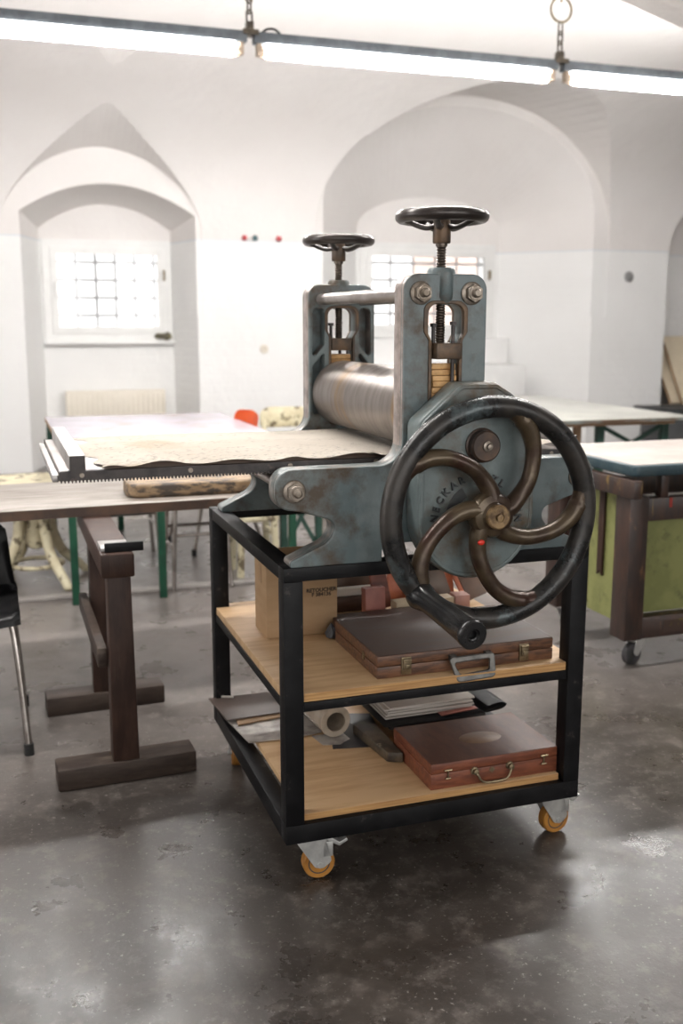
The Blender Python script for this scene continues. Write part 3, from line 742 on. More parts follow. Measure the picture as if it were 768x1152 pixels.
def caster(x, y, sw, brake=True, rot=0.0):
    c = MB(); c.box((-.045, -.04, .116), (.045, .04, .1212)); c = c.build('caster_plate', M['zinc'], cart, bevel=.001)
    f = MB()
    for s in (-1, 1):
        f.prism(rpoly([(-.040, .112, .004), (.036, .112, .01), (.030+sw, .046, .012), (.008+sw, .030, .012), (-.012+sw, .034, .012)]), s*.021-.0015, s*.021+.0015)
    f.box((-.040, -.0215, .108), (.036, .0215, .112)); f.cyl((0,0,.108), (0,0,.117), .026, 24); f.cyl((sw, -.027, .040), (sw, .027, .040), .007, 14)
    f = f.build('fork', M['zinc'], c)
    w = MB(); w.lathe([(.024, -.014), (.037, -.0155), (.0398, -.012), (.0400, 0), (.0398, .012), (.037, .0155), (.024, .014)], (sw, 0, .040), 'y', 40); w = w.build('wheel', M['tyre'], c)
    h = MB(); h.lathe([(0, -.0125), (.011, -.0135), (.013, -.011), (.023, -.011), (.0245, -.0145), (.0275, -.0145), (.0275, .0145), (.0245, .0145), (.023, .011), (.013, .011), (.011, .0135), (0, .0125)], (sw, 0, .040), 'y', 32); h.build('wheel_hub', M['wheelhub'], c)
    if brake:
        p = MB(); p.prism(rpoly([(.012, .098, .003), (.034, .104, .003), (.072, .082, .003), (.094, .094, .004), (.091, .101, .003), (.073, .092, .004), (.040, .114, .005), (.012, .110, .003)]), -.019, .019)
        p.box((.030, -.0225, .060), (.055, -.0195, .098)); p.box((.030, .0195, .060), (.055, .0225, .098)); p.build('brake_pedal', M['zinc'], c, bevel=.0008)
    for o in [c]+list(c.children_recursive):
        o.data.transform(Matrix.Translation((CW/2, CD/2, 0)))            # back to world, then placed
        o.data.transform(Matrix.Translation((x, y, 0)) @ Matrix.Rotation(rot, 4, 'Z'))
        o.data.transform(Matrix.Translation((-CW/2, -CD/2, 0)))
caster(.072, .052, .022, rot=R(-4)); caster(CW-.055, .060, .022, rot=R(6))
caster(.055, CD-.06, -.03, rot=R(80)); caster(CW-.06, CD-.06, -.03, rot=R(120))
caster_extra = None

# ------------------------------------------------------------------ things on the shelves
ZM = .4935; ZB = .186
# cardboard box, flaps up
bx = thing('cardboard_box', (.165, .50, ZM), 'tall brown cardboard box with printed number on the middle shelf', 'box')
b = MB(); t = .004; X0, X1, Ya, Yb, Z1 = .072, .274, .435, .562, .718
b.box((X0, Ya, ZM+.001), (X1, Ya+t, Z1)); b.box((X0, Yb-t, ZM+.001), (X1, Yb, Z1)); b.box((X0, Ya+t, ZM+.001), (X0+t, Yb-t, Z1)); b.box((X1-t, Ya+t, ZM+.001), (X1, Yb-t, Z1)); b.box((X0+t, Ya+t, ZM+.001), (X1-t, Yb-t, ZM+.005))
bo = b.build('carton', M['card'], bx, bevel=.001)
MB().box((X0-.001, .485, .64), (X0+.0005, .515, Z1-.01)).build('tape', M['cardtape'], bx)
tx = MB()
for s, z, sz in (('RETOUCHER', .6195, .0150), ('F 384136', .6070, .0150)):
    tx.mesh(text_mesh(s, sz, .0004, Matrix.Translation((.228, Ya-.0004, z)) @ Matrix.Rotation(PI/2, 4, 'X'), .0005))
tx.build('printed_text', M['print_'], bx)
# upper case
def latch(mb, x, y, z0, z1, w):
    mb.box((x-w/2, y-.004, z0), (x+w/2, y, z1)); mb.box((x-w*.36, y-.009, z0+(z1-z0)*.30), (x+w*.36, y-.004, z0+(z1-z0)*.86))
    mb.box((x-w*.22, y-.013, z0+(z1-z0)*.40), (x+w*.22, y-.009, z0+(z1-z0)*.62)); mb.cyl((x-w*.42, y-.007, z1-.006), (x+w*.42, y-.007, z1-.006), .004, 10)
cs = thing('wooden_case', (.482, .20, ZM), 'large flat dark brown wooden case with grey handle on the middle shelf', 'case')
cx0, cx1, cy0, cy1 = .243, .725, .040, .362
MB().box((cx0, cy0, ZM), (cx1, cy1, ZM+.030)).build('case_body', M['caseside'], cs, bevel=.003)
ld = MB().box((cx0, cy0, ZM+.031), (cx1, cy1, ZM+.057)).build('lid', M['caseside'], cs, bevel=.003)
MB().box((cx0+.002, cy0+.002, ZM+.0565), (cx1-.002, cy1-.002, ZM+.0582)).build('lid_top', M['casedark'], ld)
for x in (.318, .640):
    l = MB(); latch(l, x, cy0, ZM+.006, ZM+.050, .026); l.build('latch', M['brass'], cs, bevel=.0008)
h = MB(); hx, hy, hz = .487, cy0-.010, ZM+.040
ho = rpoly([(hx-.064, hz, .009), (hx+.062, hz+.001, .009), (hx+.060, hz-.060, .014), (hx-.046, hz-.064, .014)], 6); hi = rpoly([(hx-.050, hz-.016, .005), (hx+.047, hz-.013, .005), (hx+.043, hz-.040, .008), (hx-.036, hz-.044, .008)], 6)
h.mesh(plate_mesh(ho, [hi], hy-.010, hy, .003))
h.xf(Matrix.Translation((0, hy, hz)) @ Matrix.Rotation(R(-16), 4, 'X') @ Matrix.Translation((0, -hy, -hz)))
for s in (-1, 1): h.box((hx+s*.048-.008, cy0-.014, hz-.008), (hx+s*.048+.008, cy0, hz+.004))
h.build('carrying_handle', M['alu'], cs)
MB().box((cx0-.002, .13, ZM+.022), (cx0+.001, .142, ZM+.042)).build('side_clasp', M['brass'], cs)
# dark flat box behind the case
dk = MB().box((.262, .375, ZM), (.640, .47, ZM+.044), Matrix.Rotation(R(2), 3, 'Z'))
solo(dk, 'flat_box', M['casedark'], 'long dark flat wooden box just behind the upper case', 'box', bevel=.004)
rag = MB(); bmesh.ops.create_icosphere(rag.bm, subdivisions=4, radius=1)
for v_ in rag.bm.verts:
    k = 1+.16*math.sin(v_.co.x*7+v_.co.y*4)+.10*math.sin(v_.co.y*11+v_.co.z*6); h_ = (v_.co.z+1)/2
    v_.co = Vector((v_.co.x*.016*k*(1.25-h_), v_.co.y*.022*k*(1.25-h_), h_*.045))
rag.xf(Matrix.Translation((.240, .385, ZM+.0003)))
solo(rag, 'black_rag', M['charcoal'], 'small black rag tucked between cardboard box and dark wooden case', 'rag')
# blocks and boards at the back of the middle shelf
def block(name, m, x, y, w, d, hgt, lean, yaw, label, cat='block', group=None, bev=.002, roll=0):
    mb = MB().box((-w/2, -d/2, 0), (w/2, d/2, hgt))
    mtx = Matrix.Translation((x, y, ZM)) @ Matrix.Rotation(R(yaw), 4, 'Z') @ Matrix.Rotation(R(roll), 4, 'Y') @ Matrix.Rotation(R(lean), 4, 'X')
    mb.xf(mtx); lowz = min(v.co.z for v in mb.bm.verts); mb.xf(Matrix.Translation((0, 0, ZM+.0005-lowz)))
    return solo(mb, name, m, label, cat, group, bevel=bev)
block('printing_block', M['pinkblock'], .408, .500, .062, .032, .100, -4, 3, 'small upright pinkish brown block beside the cardboard box')
block('wooden_board', M['rosewood'], .478, .60, .050, .018, .150, -12, -4, 'dark red wooden strip leaning behind the crank handle', 'board', roll=-9)
block('wooden_board', M['olive'], .37, .72, .26, .014, .16, -8, 0, 'wide dark brown board standing at the back behind the pinkish block', 'board')
mb = MB().box((.285, .615, ZM+.0005), (.480, .675, ZM+.044)); solo(mb, 'wood_block', M['casedark'], 'dark wooden block lying under the pale strip beside the cardboard box', 'block', bevel=.002)
mb = MB().box((.283, .630, ZM+.0445), (.488, .656, ZM+.068)); solo(mb, 'pale_strip', M['pale'], 'pale wooden strip lying between cardboard box and dark red strip', 'strip', bevel=.002)
block('wooden_board', M['copper'], .630, .670, .215, .014, .128, -14, -3, 'wide copper red board leaning behind the crank wheel', 'board')
block('wooden_board', M['rosewood'], .600, .632, .060, .012, .118, -16, -3, 'narrow dark red board leaning leftmost in front of the copper red board', 'board', roll=-10)
block('wooden_board', M['olive'], .682, .628, .064, .012, .122, -16, -3, 'narrow dark brown board between dark red board and copper red strip', 'board', roll=-16)
block('printing_plate', M['olive'], .800, .600, .085, .008, .140, -22, -3, 'brown printing plate leaning rightmost on the middle shelf', 'plate', roll=-21)
block('wood_strip', M['copper'], .746, .590, .013, .012, .140, -22, -3, 'thin copper red strip leaning between dark brown board and brown plate', 'strip', roll=-21, bev=.001)
block('printing_block', M['beige'], .562, .505, .185, .045, .054, 0, 2, 'long pale beige block lying behind the dark case under the crank handle')
block('printing_block', M['pinkpale'], .682, .505, .046, .050, .058, 0, -3, 'pale pink block at the right end of the long beige block')
# lower case
lc = thing('wooden_case', (.566, .155, ZB), 'red-brown wooden case with pale oval stain and brass bail handle, on the bottom shelf', 'case')
lx0, lx1, ly0, ly1 = .386, .745, .032, .285
MB().box((lx0, ly0, ZB), (lx1, ly1, ZB+.042)).build('case_body', M['caseredside'], lc, bevel=.002)
ll = MB().box((lx0, ly0, ZB+.0432), (lx1, ly1, ZB+.068)).build('lid', M['caseredside'], lc, bevel=.002)
MB().box((lx0+.0015, ly0+.0015, ZB+.0675), (lx1-.0015, ly1-.0015, ZB+.0690)).build('lid_top', M['casered'], ll)
st = MB(); st.lathe([(0, 0), (.06, 0), (.059, .0004), (0, .0005)], (0,0,0), 'z', 40); st.xf(Matrix.Translation((.580, .150, ZB+.0689)) @ Matrix.Diagonal((1, .62, 1, 1))); st.build('oval_stain', M['casestain'], ll)
bl = MB(); hx = .556
bl.tube(smooth_path([(hx-.050, ly0-.010, ZB+.037), (hx-.046, ly0-.016, ZB+.030), (hx-.038, ly0-.018, ZB+.016), (hx-.022, ly0-.018, ZB+.009), (hx+.022, ly0-.018, ZB+.009), (hx+.038, ly0-.018, ZB+.016), (hx+.046, ly0-.016, ZB+.030), (hx+.050, ly0-.010, ZB+.037)], 6), .0032, 10)
for s in (-1, 1): bl.lathe([(0, 0), (.011, 0), (.010, -.003), (.006, -.004), (.006, -.012), (.0075, -.014), (0, -.016)], (hx+s*.050, ly0, ZB+.037), 'y', 20)
bl.build('bail_handle', M['brass'], lc)
kh = MB(); kh.prism([(hx-.009, ZB+.033), (hx, ZB+.024), (hx+.009, ZB+.033), (hx, ZB+.042)], ly0-.0016, ly0); kh.lathe([(0, -.001), (.003, -.001), (.003, -.0022), (0, -.0022)], (hx, ly0, ZB+.034), 'y', 12); kh.build('keyhole_plate', M['brass'], lc)
for x in (.432, .705):
    hk = MB(); hk.cyl((x-.010, ly0-.003, ZB+.050), (x+.010, ly0-.003, ZB+.050), .003, 8); hk.cyl((x, ly0-.003, ZB+.050), (x, ly0-.003, ZB+.026), .0022, 8); hk.cyl((x-.007, ly0-.003, ZB+.028), (x+.007, ly0-.003, ZB+.028), .0025, 8)
    hk.build('hook_clasp', M['brass'], lc)
# roll of clear film
rl_ = MB(); L_ = .36; rl_.lathe([(.028, 0), (.0445, 0), (.046, .002), (.046, L_-.002), (.0445, L_), (.028, L_), (.027, L_-.004), (.027, .004)], (0,0,0), 'z', 40)
bmesh.ops.delete(rl_.bm, geom=[f for f in rl_.bm.faces if len(f.verts) > 4], context='FACES')
# close the bore wall
rl_.bm.verts.ensure_lookup_table(); 
dirv = Vector((-.10, 1, 0)).normalized()
mt = Matrix.Translation((.266, .425, ZB+.0475)) @ dirv.to_track_quat('Z', 'Y').to_matrix().to_4x4()
rt = thing('film_roll', (.262, .425, ZB), 'roll of clear film on a cardboard core on the bottom shelf', 'roll')
rl_.xf(mt); rl_.build('film', M['tube'], rt)
co = MB(); co.rings([[Vector((.0275*math.cos(t*2*PI/32), .0275*math.sin(t*2*PI/32), h_)) for t in range(32)] for h_ in (-.002, L_+.002)], cap=False)
bmesh.ops.solidify(co.bm, geom=co.bm.faces[:], thickness=.0035); co.xf(mt); co.build('core', M['tubeend'], rt)
# sheets
def sheet(name, m, pts, z, th, label, cat='sheet', group=None, wob=.0):
    mb = MB().prismz(pts, z, z+th); return solo(mb, name, m, label, cat, group, bevel=0)
sheet('zinc_plate', M['zincsheet'], [(.022, .460), (.160, .452), (.300, .478), (.33, .60), (.30, .70), (-.004, .66)], ZB+.003, .003, 'grey mottled metal sheet under the brown sheet on the bottom shelf', 'plate')
sheet('kraft_scrap', M['kraft'], [(.02, .58), (.165, .603), (.18, .70), (.03, .70)], ZB+.0075, .004, 'torn strip of brown kraft board between grey sheet and brown sheet', 'scrap')
sheet('brown_sheet', M['brownsheet'], [(-.022, .800), (-.006, .612), (.15, .618), (.30, .64), (.30, .79), (.205, .79)], ZB+.013, .004, 'large dull brown sheet overhanging the left edge of the bottom shelf', 'sheet')
sheet('pale_scrap', M['zincsheet'], [(.204, .455), (.215, .385), (.262, .372), (.30, .40), (.295, .45)], ZB+.0003, .002, 'small pale scrap of sheet poking out beneath the film roll', 'scrap')
sheet('charcoal_sheet', M['charcoal'], [(.233, .352), (.345, .330), (.40, .42), (.42, .56), (.30, .60)], ZB+.0001, .0015, 'dark charcoal sheet lying right of the film roll on the bottom shelf', 'sheet')
pk = MB().cyl((.016, .79, ZB+.021), (.050, .775, ZB+.021), .0038, 10); solo(pk, 'chalk_stick', M['paper'], 'short white chalk stick on the brown sheet by the rear left post', 'chalk')
mbm = MB().prismz([(.343, .222), (.378, .205), (.383, .205), (.383, .42), (.352, .455), (.32, .43)], ZB+.002, ZB+.030)
solo(mbm, 'stone_slab', M['mott'], 'black mottled slab left of the red-brown case on the bottom shelf', 'slab', bevel=.003)
# portfolio and curled dark sheet under the papers, behind the lower case
mb = MB().box((.43, .42, ZB+.0005), (.735, .78, ZB+.032)); solo(mb, 'portfolio', M['charcoal'], 'thick dark portfolio under the paper pads at the back of the bottom shelf', 'portfolio', bevel=.002)
cu_ = MB(); cu_.bm.free(); cu_.bm = bmesh.new(); rows = []
path = [(.395, .0), (.50, .0), (.60, .001), (.68, .003), (.735, .006), (.765, .011), (.778, .022), (.765, .030), (.740, .029), (.715, .024)]
for j in range(7):
    v = j/6
    rows.append([cu_.bm.verts.new((x-.005*v, .372+.20*v, ZB+.034+z)) for x, z in [(p.x, p.y) for p in smooth_path([(a, b_, 0) for a, b_ in path], 4)]])
for j in range(6):
    for i in range(len(rows[0])-1): cu_.bm.faces.new((rows[j][i], rows[j][i+1], rows[j+1][i+1], rows[j+1][i]))
bmesh.ops.solidify(cu_.bm, geom=cu_.bm.faces[:], thickness=-.0015)
solo(cu_, 'curled_sheet', M['charcoal'], 'black sheet with curled right edge behind the red-brown case', 'sheet', ang=60)
sheet('red_print', M['pinkblock'], [(.575, .385), (.70, .405), (.70, .425), (.575, .412)], ZB+.0395, .002, 'narrow reddish card lying on the curled black sheet', 'card')
# stack of white papers
for i in range(6):
    dx, dy = random.uniform(-.008, .008), random.uniform(-.008, .008); a = random.uniform(-2, 2)
    mb = MB().box((.418+dx, .415+dy, ZB+.0375+i*.0058), (.690+dx, .72+dy, ZB+.0418+i*.0058), Matrix.Rotation(R(a), 3, 'Z'))
    solo(mb, 'paper_pad', M['paper'], 'white paper pad stacked behind the curled black sheet on the bottom shelf', 'paper', 'white paper pads stacked on the bottom shelf')

# ================================================================== LEFT SIDE
tr = thing('trestle', (-.28, 1.1, 0), 'dark brown wooden trestle on two block feet under the weathered board', 'trestle')
for yc_ in (.775, 1.375):
    MB().box((-.485, yc_-.048, 0), (-.078, yc_+.050, .066), Matrix.Rotation(R(2), 3, 'Z')).build('foot', M['trestletop'], tr, bevel=.005)
    p = MB(); y0, y1 = yc_-.040, yc_+.034
    p.rings([[Vector((-.323, y0, .064)), Vector((-.246, y0, .064)), Vector((-.246, y1, .064)), Vector((-.323, y1, .064))],
             [Vector((-.318, y0, .630)), Vector((-.252, y0, .630)), Vector((-.252, y1, .630)), Vector((-.318, y1, .630))]])
    p.build('post', M['trestle'], tr, bevel=.003)
MB().box((-.337, .705, .630), (-.243, 1.56, .700)).build('top_beam', M['trestle'], tr, bevel=.006)
MB().box((-.352, .775, .345), (-.324, 1.44, .405)).build('stretcher', M['trestletop'], tr, bevel=.005)
br = thing('steel_bracket', (-.27, .78, .7), 'steel angle plate with black front bar on the near end of the trestle beam', 'bracket')
MB().box((-.332, .741, .7005), (-.250, .845, .712)).build('plate', M['stop'], br, bevel=.001)
MB().box((-.322, .729, .7005), (-.213, .741, .7265)).build('front_bar', M['black'], br, bevel=.001)
bd = thing('weathered_board', (-.3, 1.5, .7), 'long grey weathered board lying across the trestle behind the press cart', 'board')
mb = MB().prismz([(-1.75, 1.255), (.56, 1.335), (.56, 1.93), (-1.75, 1.85)], .7005, .735); mb.build('plank', M['board'], bd, bevel=.002)
mb = MB().prismz([(-1.75, 1.2535), (.56, 1.3335), (.56, 1.3365), (-1.75, 1.2565)], .7015, .7335); mb.build('front_edge', M['boardedge'], bd)
wb_ = MB().prismz(rpoly([(-.17, 1.40, .055), (.37, 1.40, .02), (.37, 1.60, .02), (-.17, 1.60, .055)], 8), .7355, .785)
solo(wb_, 'wooden_plank', M['bar'], 'mottled yellow-brown plank with rounded end lying on the weathered board', 'plank', bevel=.010, seg=3)

# stacking shell chair -------------------------------------------------------
def shell_chair(name, m, label, loc, rz, back=.80, seatz=.44, group=None):
    t = thing(name, (0,0,0), label, 'chair', group)
    prof = smooth_path([(0, -.22, seatz-.028), (0, -.19, seatz+.004), (0, -.05, seatz-.006), (0, .10, seatz-.012), (0, .17, seatz+.015), (0, .205, seatz+.09), (0, .225, seatz+.20), (0, .25, back-.04), (0, .262, back)], 5)
    mb = MB(); mb.bm.free(); mb.bm = bmesh.new(); rows = []; n = len(prof)
    for k, p in enumerate(prof):
        tt = k/(n-1); w = .215 if tt < .45 else .215-.045*(tt-.45)/.55
        if tt > .86: w *= math.sqrt(max(.05, 1-((tt-.86)/.16)**2))
        row = []
        for i in range(17):
            u = -1+i/8
            dish = .030*u*u
            row.append(mb.bm.verts.new((u*w, p.y-(dish*.9 if tt > .5 else 0), p.z+(dish*.55 if tt <= .5 else 0))))
        rows.append(row)
    for j in range(n-1):
        for i in range(16): mb.bm.faces.new((rows[j][i], rows[j][i+1], rows[j+1][i+1], rows[j+1][i]))
    bmesh.ops.solidify(mb.bm, geom=mb.bm.faces[:], thickness=.009)
    mb.build('shell', m, t, ang=60)
    for sx in (-1, 1):
        for sy, yt, yb in ((-1, -.13, -.215), (1, .09, .225)):
            l = MB(); l.tube(smooth_path([(sx*.12, yt, seatz-.030), (sx*.165, yt, seatz-.032), (sx*.193, yt+(yb-yt)*.08, seatz-.06), (sx*.218, yb, .022)], 6), .0115, 12)
            lo = l.build('leg', M['chrome'], t)
            MB().cyl((sx*.2175, yb-.001, .0), (sx*.2168, yb-.001, .038), .0150, 14).build('foot_cap', M['rubber'], lo)
    t.location = loc; t.rotation_euler = (0, 0, rz); return t
shell_chair('stacking_chair', M['chair'], 'black plastic shell chair on chrome legs cut off by the left edge', (-.772, 1.24, 0), R(0), back=.695)
shell_chair('stacking_chair', M['orange'], 'orange plastic shell chair tucked against the lavender table', (.635, 3.86, 0), R(-80), back=.815)

# low cast-iron table ---------------------------------------------------------
ot = thing('ornate_table', (-.43, 3.28, 0), 'low round cream table on peeling curved cast-iron legs', 'table')
cx_, cy_ = -.43, 3.28
tp = MB(); tp.lathe([(0, .512), (.27, .512), (.285, .518), (.285, .532), (.275, .540), (0, .540)], (cx_, cy_, 0), 'z', 48); tp.build('tabletop', M['cream'], ot)
cl = MB(); cl.lathe([(0, .515), (.10, .515), (.09, .49), (.05, .47), (.042, .43), (.055, .40), (.060, .33), (.058, .22), (.045, .19), (.02, .18), (0, .18)], (cx_, cy_, 0), 'z', 24); cl.build('column', M['cream'], ot)
for i in range(4):
    a = R(-62+90*i); c_, s_2 = math.cos(a), math.sin(a)
    l = MB(); pts = smooth_path([(cx_+r*c_, cy_+r*s_2, z) for r, z in ((.045, .42), (.085, .37), (.10, .26), (.15, .15), (.22, .085), (.265, .045), (.285, .02))], 6)
    n = len(pts); l.tube(pts, [.030-.008*k/n for k in range(n)], 12)
    l.ball((cx_+.288*c_, cy_+.288*s_2, .022), .022, (1.2,1.0,.95), 12); l.build('leg', M['cream'], ot)
rg_ = MB(); rg_.tube([(cx_+.13*math.cos(a), cy_+.13*math.sin(a), .10) for a in [i*2*PI/32 for i in range(32)]], .012, 8, True); rg_.build('ring_stretcher', M['cream'], ot)

# lavender work table ---------------------------------------------------------
lt_ = thing('work_table', (.27, 3.65, 0), 'wide table with pale lavender top and green legs below the left window', 'table')
tt = MB().box((-.295, 2.72, .722), (.835, 4.56, .750)).build('tabletop', M['tabletop'], lt_, bevel=.003)
MB().box((-.2965, 2.718, .722), (.8365, 2.7225, .7485)).build('edge_band', M['paneledge'], tt)
MB().box((-.2975, 2.722, .722), (-.2935, 4.56, .7485)).build('edge_band', M['paneledge'], tt)
for x in (-.275, .145):
    for y in (2.76, 4.50):
        MB().box((x-.018, y-.018, 0), (x+.018, y+.018, .722)).build('leg', M['green'], lt_, bevel=.002)
for y in (2.76, 4.50): MB().box((-.25, y-.015, .685), (.81, y+.015, .7215)).build('cross_rail', M['green'], lt_, bevel=.002)
for y in (2.76, 4.50): MB().box((.795, y-.018, 0), (.831, y+.018, .722)).build('leg', M['green'], lt_, bevel=.002)

def xstand(name, x0, x1, y, h, label, m, wd=.035, d=.5):
    t = thing(name, ((x0+x1)/2, y, 0), label, 'trestle')
    for yy in (y,):
        for x in (x0, x1): MB().box((x-wd/2, yy-wd/2, 0), (x+wd/2, yy+wd/2, h)).build('leg', m, t, bevel=.002)
        MB().beam((x0, yy-.004, .12), (x1, yy-.004, h-.18), .012, .022).build('brace', m, t)
        MB().beam((x0, yy+.010, h-.18), (x1, yy+.010, .12), .012, .022).build('brace', m, t)
        MB().box((x0-.03, yy-wd/2, h), (x1+.03, yy+wd/2, h+.035)).build('top_bar', m, t, bevel=.002)
    for x in (x0, x1): MB().box((x-wd/2, y-.15, 0), (x+wd/2, y+.15, .03)).build('foot', m, t, bevel=.002)
    return t
xstand('steel_trestle', .855, 1.055, 3.08, .66, 'deep green steel trestle with crossed braces seen through the press cart', M['greendark'], d=.35)

# stools
def stool(name, x, y, w, h, m, r, label, group=None):
    t = thing(name, (x, y, 0), label, 'stool', group)
    MB().box((x-w/2-.01, y-w/2-.01, h-.03), (x+w/2+.01, y+w/2+.01, h)).build('seat', m if m != M['chrome'] else M['board'], t, bevel=.008)
    for sx in (-1, 1):
        for sy in (-1, 1): MB().tube([(x+sx*w*.42, y+sy*w*.42, h-.03), (x+sx*w/2, y+sy*w/2, 0)], r, 10).build('leg', m, t)
    for sx in (-1, 1): MB().cyl((x+sx*w*.455, y-w*.45, h*.45), (x+sx*w*.455, y+w*.45, h*.45), r*.8, 8).build('stretcher', m, t)
    for sy in (-1, 1): MB().cyl((x-w*.44, y+sy*w*.44, h*.62), (x+w*.44, y+sy*w*.44, h*.62), r*.8, 8).build('stretcher', m, t)
    return t
stool('steel_stool', .36, 2.99, .30, .46, M['chrome'], .011, 'stool on thin grey steel legs between the green table legs')
stool('steel_stool', .10, 3.65, .30, .46, M['chrome'], .011, 'stool on thin grey steel legs standing further back under the lavender table')
stool('cream_stool', .70, 3.12, .20, .50, M['cream'], .020, 'peeling cream stool seen through the press cart behind the cardboard box')
# cream chair beyond the bed
CX, CY = 1.38, 4.70
cc = thing('cream_chair', (CX, CY, 0), 'cream wooden chair with rounded back, mostly hidden beside the orange chair', 'chair')
for sx in (-1, 1):
    MB().tube([(CX+sx*.17, CY-.17, 0), (CX+sx*.165, CY-.16, .43)], .017, 10).build('leg', M['cream'], cc)
    MB().tube([(CX+sx*.17, CY+.21, 0), (CX+sx*.165, CY+.18, .45), (CX+sx*.15, CY+.22, .66)], .017, 10).build('leg', M['cream'], cc)
MB().box((CX-.2, CY-.2, .43), (CX+.2, CY+.2, .46)).build('seat', M['cream'], cc, bevel=.01)
MB().prism(rpoly([(CX-.18, .60, .03), (CX+.18, .60, .03), (CX+.18, .745, .07), (CX-.18, .745, .07)]), CY+.205, CY+.235).build('backrest', M['cream'], cc, bevel=.004)

# ================================================================== RIGHT SIDE: work bench
wk = thing('work_bench', (2.4, 1.7, 0), 'heavy paint-spattered wooden bench on castors with blue-rimmed top and lime panels', 'bench')
X0, Y0 = 1.675, 1.09; XE, YE = 3.4, 2.0
top = MB().prismz(rpoly([(1.655, 1.055, .03), (3.5, 1.055, .03), (3.5, 1.735, .03), (1.655, 1.735, .03)]), .772, .816).build('worktop', M['wedge'], wk, bevel=.008, seg=3)
MB().prismz(rpoly([(1.663, 1.063, .025), (3.49, 1.063, .03), (3.49, 1.727, .03), (1.663, 1.727, .025)]), .8155, .818).build('top_sheet', M['wtop'], top)
MB().box((1.645, 1.035, .690), (1.684, 1.72, .760)).build('side_beam', M['wood3'], wk, bevel=.006)
MB().box((3.36, 1.06, .690), (3.42, 1.72, .760)).build('side_beam', M['wood3'], wk, bevel=.006)
for x, y in ((1.672, 1.09), (1.672, 1.60), (3.32, 1.09), (3.32, 1.60)):
    MB().box((x, y, .118), (x+.084, y+.10, .690)).build('post', M['wood2'], wk, bevel=.005)
for y in (1.10, 1.63): 
    MB().box((1.756, y, .590), (3.32, y+.05, .680)).build('top_rail', M['wood3'], wk, bevel=.004)
    br_ = MB().box((1.756, y, .118), (3.32, y+.06, .205)).build('bottom_rail', M['wood2'], wk, bevel=.004)
    if y < 1.5: MB().box((1.86, y-.0012, .135), (2.4, y+.001, .185)).build('paint_smear', M['yellow'], br_)
MB().box((1.716, 1.42, .20), (1.735, 1.60, .690)).build('back_panel', M['wood2'], wk, bevel=.002)
for x in (1.82, 2.5, 3.1): MB().box((x, 1.11, .680), (x+.035, 1.15, .772)).build('spacer', M['wood3'], wk, bevel=.003)
MB().box((1.853, 1.0985, .640), (1.866, 1.101, .678)).build('paint_smear', M['redsm'], wk)
MB().box((1.74, 1.165, .205), (3.34, 1.185, .590)).build('front_panel', M['lime'], wk)
MB().box((1.712, 1.19, .165), (1.730, 1.42, .690)).build('side_panel', M['lime'], wk)
bt = MB().prism([(0, .69), (.036, .69), (.036, .33), (.018, .35), (0, .33)], 0, .012); bt.xf(Matrix.Translation((1.698, 1.325, 0)) @ Matrix.Rotation(-PI/2, 4, 'Z') @ Matrix.Translation((-.018, 0, 0))); bt.build('batten', M['trestle'], wk, bevel=.001)
for x, y, a in ((1.785, 1.16, 195), (1.735, 1.63, 30), (3.35, 1.15, 10), (3.35, 1.63, 80)):
    f = MB(); w = MB(); q = Matrix.Translation((x, y, 0)) @ Matrix.Rotation(R(a), 4, 'Z')
    for s in (-1, 1): f.prism(rpoly([(-.035, .114, .004), (.03, .114, .01), (.045, .05, .012), (.022, .034, .01)]), s*.022-.002, s*.022+.002)
    f.box((-.04, -.03, .110), (.04, .03, .118)); f.xf(q); f = f.build('caster_fork', M['zinc'], wk)
    w.lathe([(0, -.014), (.036, -.016), (.044, -.012), (.044, .012), (.036, .016), (0, .014)], (.032, 0, .044), 'y', 32); w.xf(q); w.build('wheel', M['wheelhub'], f)

# long table beyond -----------------------------------------------------------
lg = thing('long_table', (2.8, 4.2, 0), 'long grey-green topped table on cross-braced green legs beyond the press', 'table')
tpl = MB().box((1.75, 3.28, .728), (3.66, 5.30, .750)).build('tabletop', M['greytop'], lg, bevel=.003)
MB().box((1.748, 3.277, .728), (3.662, 3.282, .7485)).build('edge_band', M['rustedge'], tpl)
MB().box((2.0, 3.36, .700), (3.56, 3.38, .7275)).build('apron', M['paneledge'], lg)
for y in (3.42, 5.1):
    for x in (3.04, 3.52): MB().box((x-.024, y-.024, 0), (x+.024, y+.024, .722)).build('leg', M['green'] if y > 4 else M['greendark'], lg, bevel=.002)
    for s in ((3.04, 3.52), (3.52, 3.04)): MB().beam((s[0], y+(.008 if s[0] < 3.2 else -.008), .70), (s[1], y+(.008 if s[0] < 3.2 else -.008), .46), .012, .026).build('brace', M['greendark'], lg)
    MB().box((3.04, y-.012, .44), (3.52, y+.012, .47)).build('cross_bar', M['greendark'], lg)
for y in (3.42, 5.1): MB().box((2.93-1.1, y-.025, 0), (2.98-1.1, y+.025, .722)).build('leg', M['greendark'], lg)
MB().box((2.88, 3.44, 0), (2.92, 3.48, .722)).build('leg', M['paneledge'], lg)

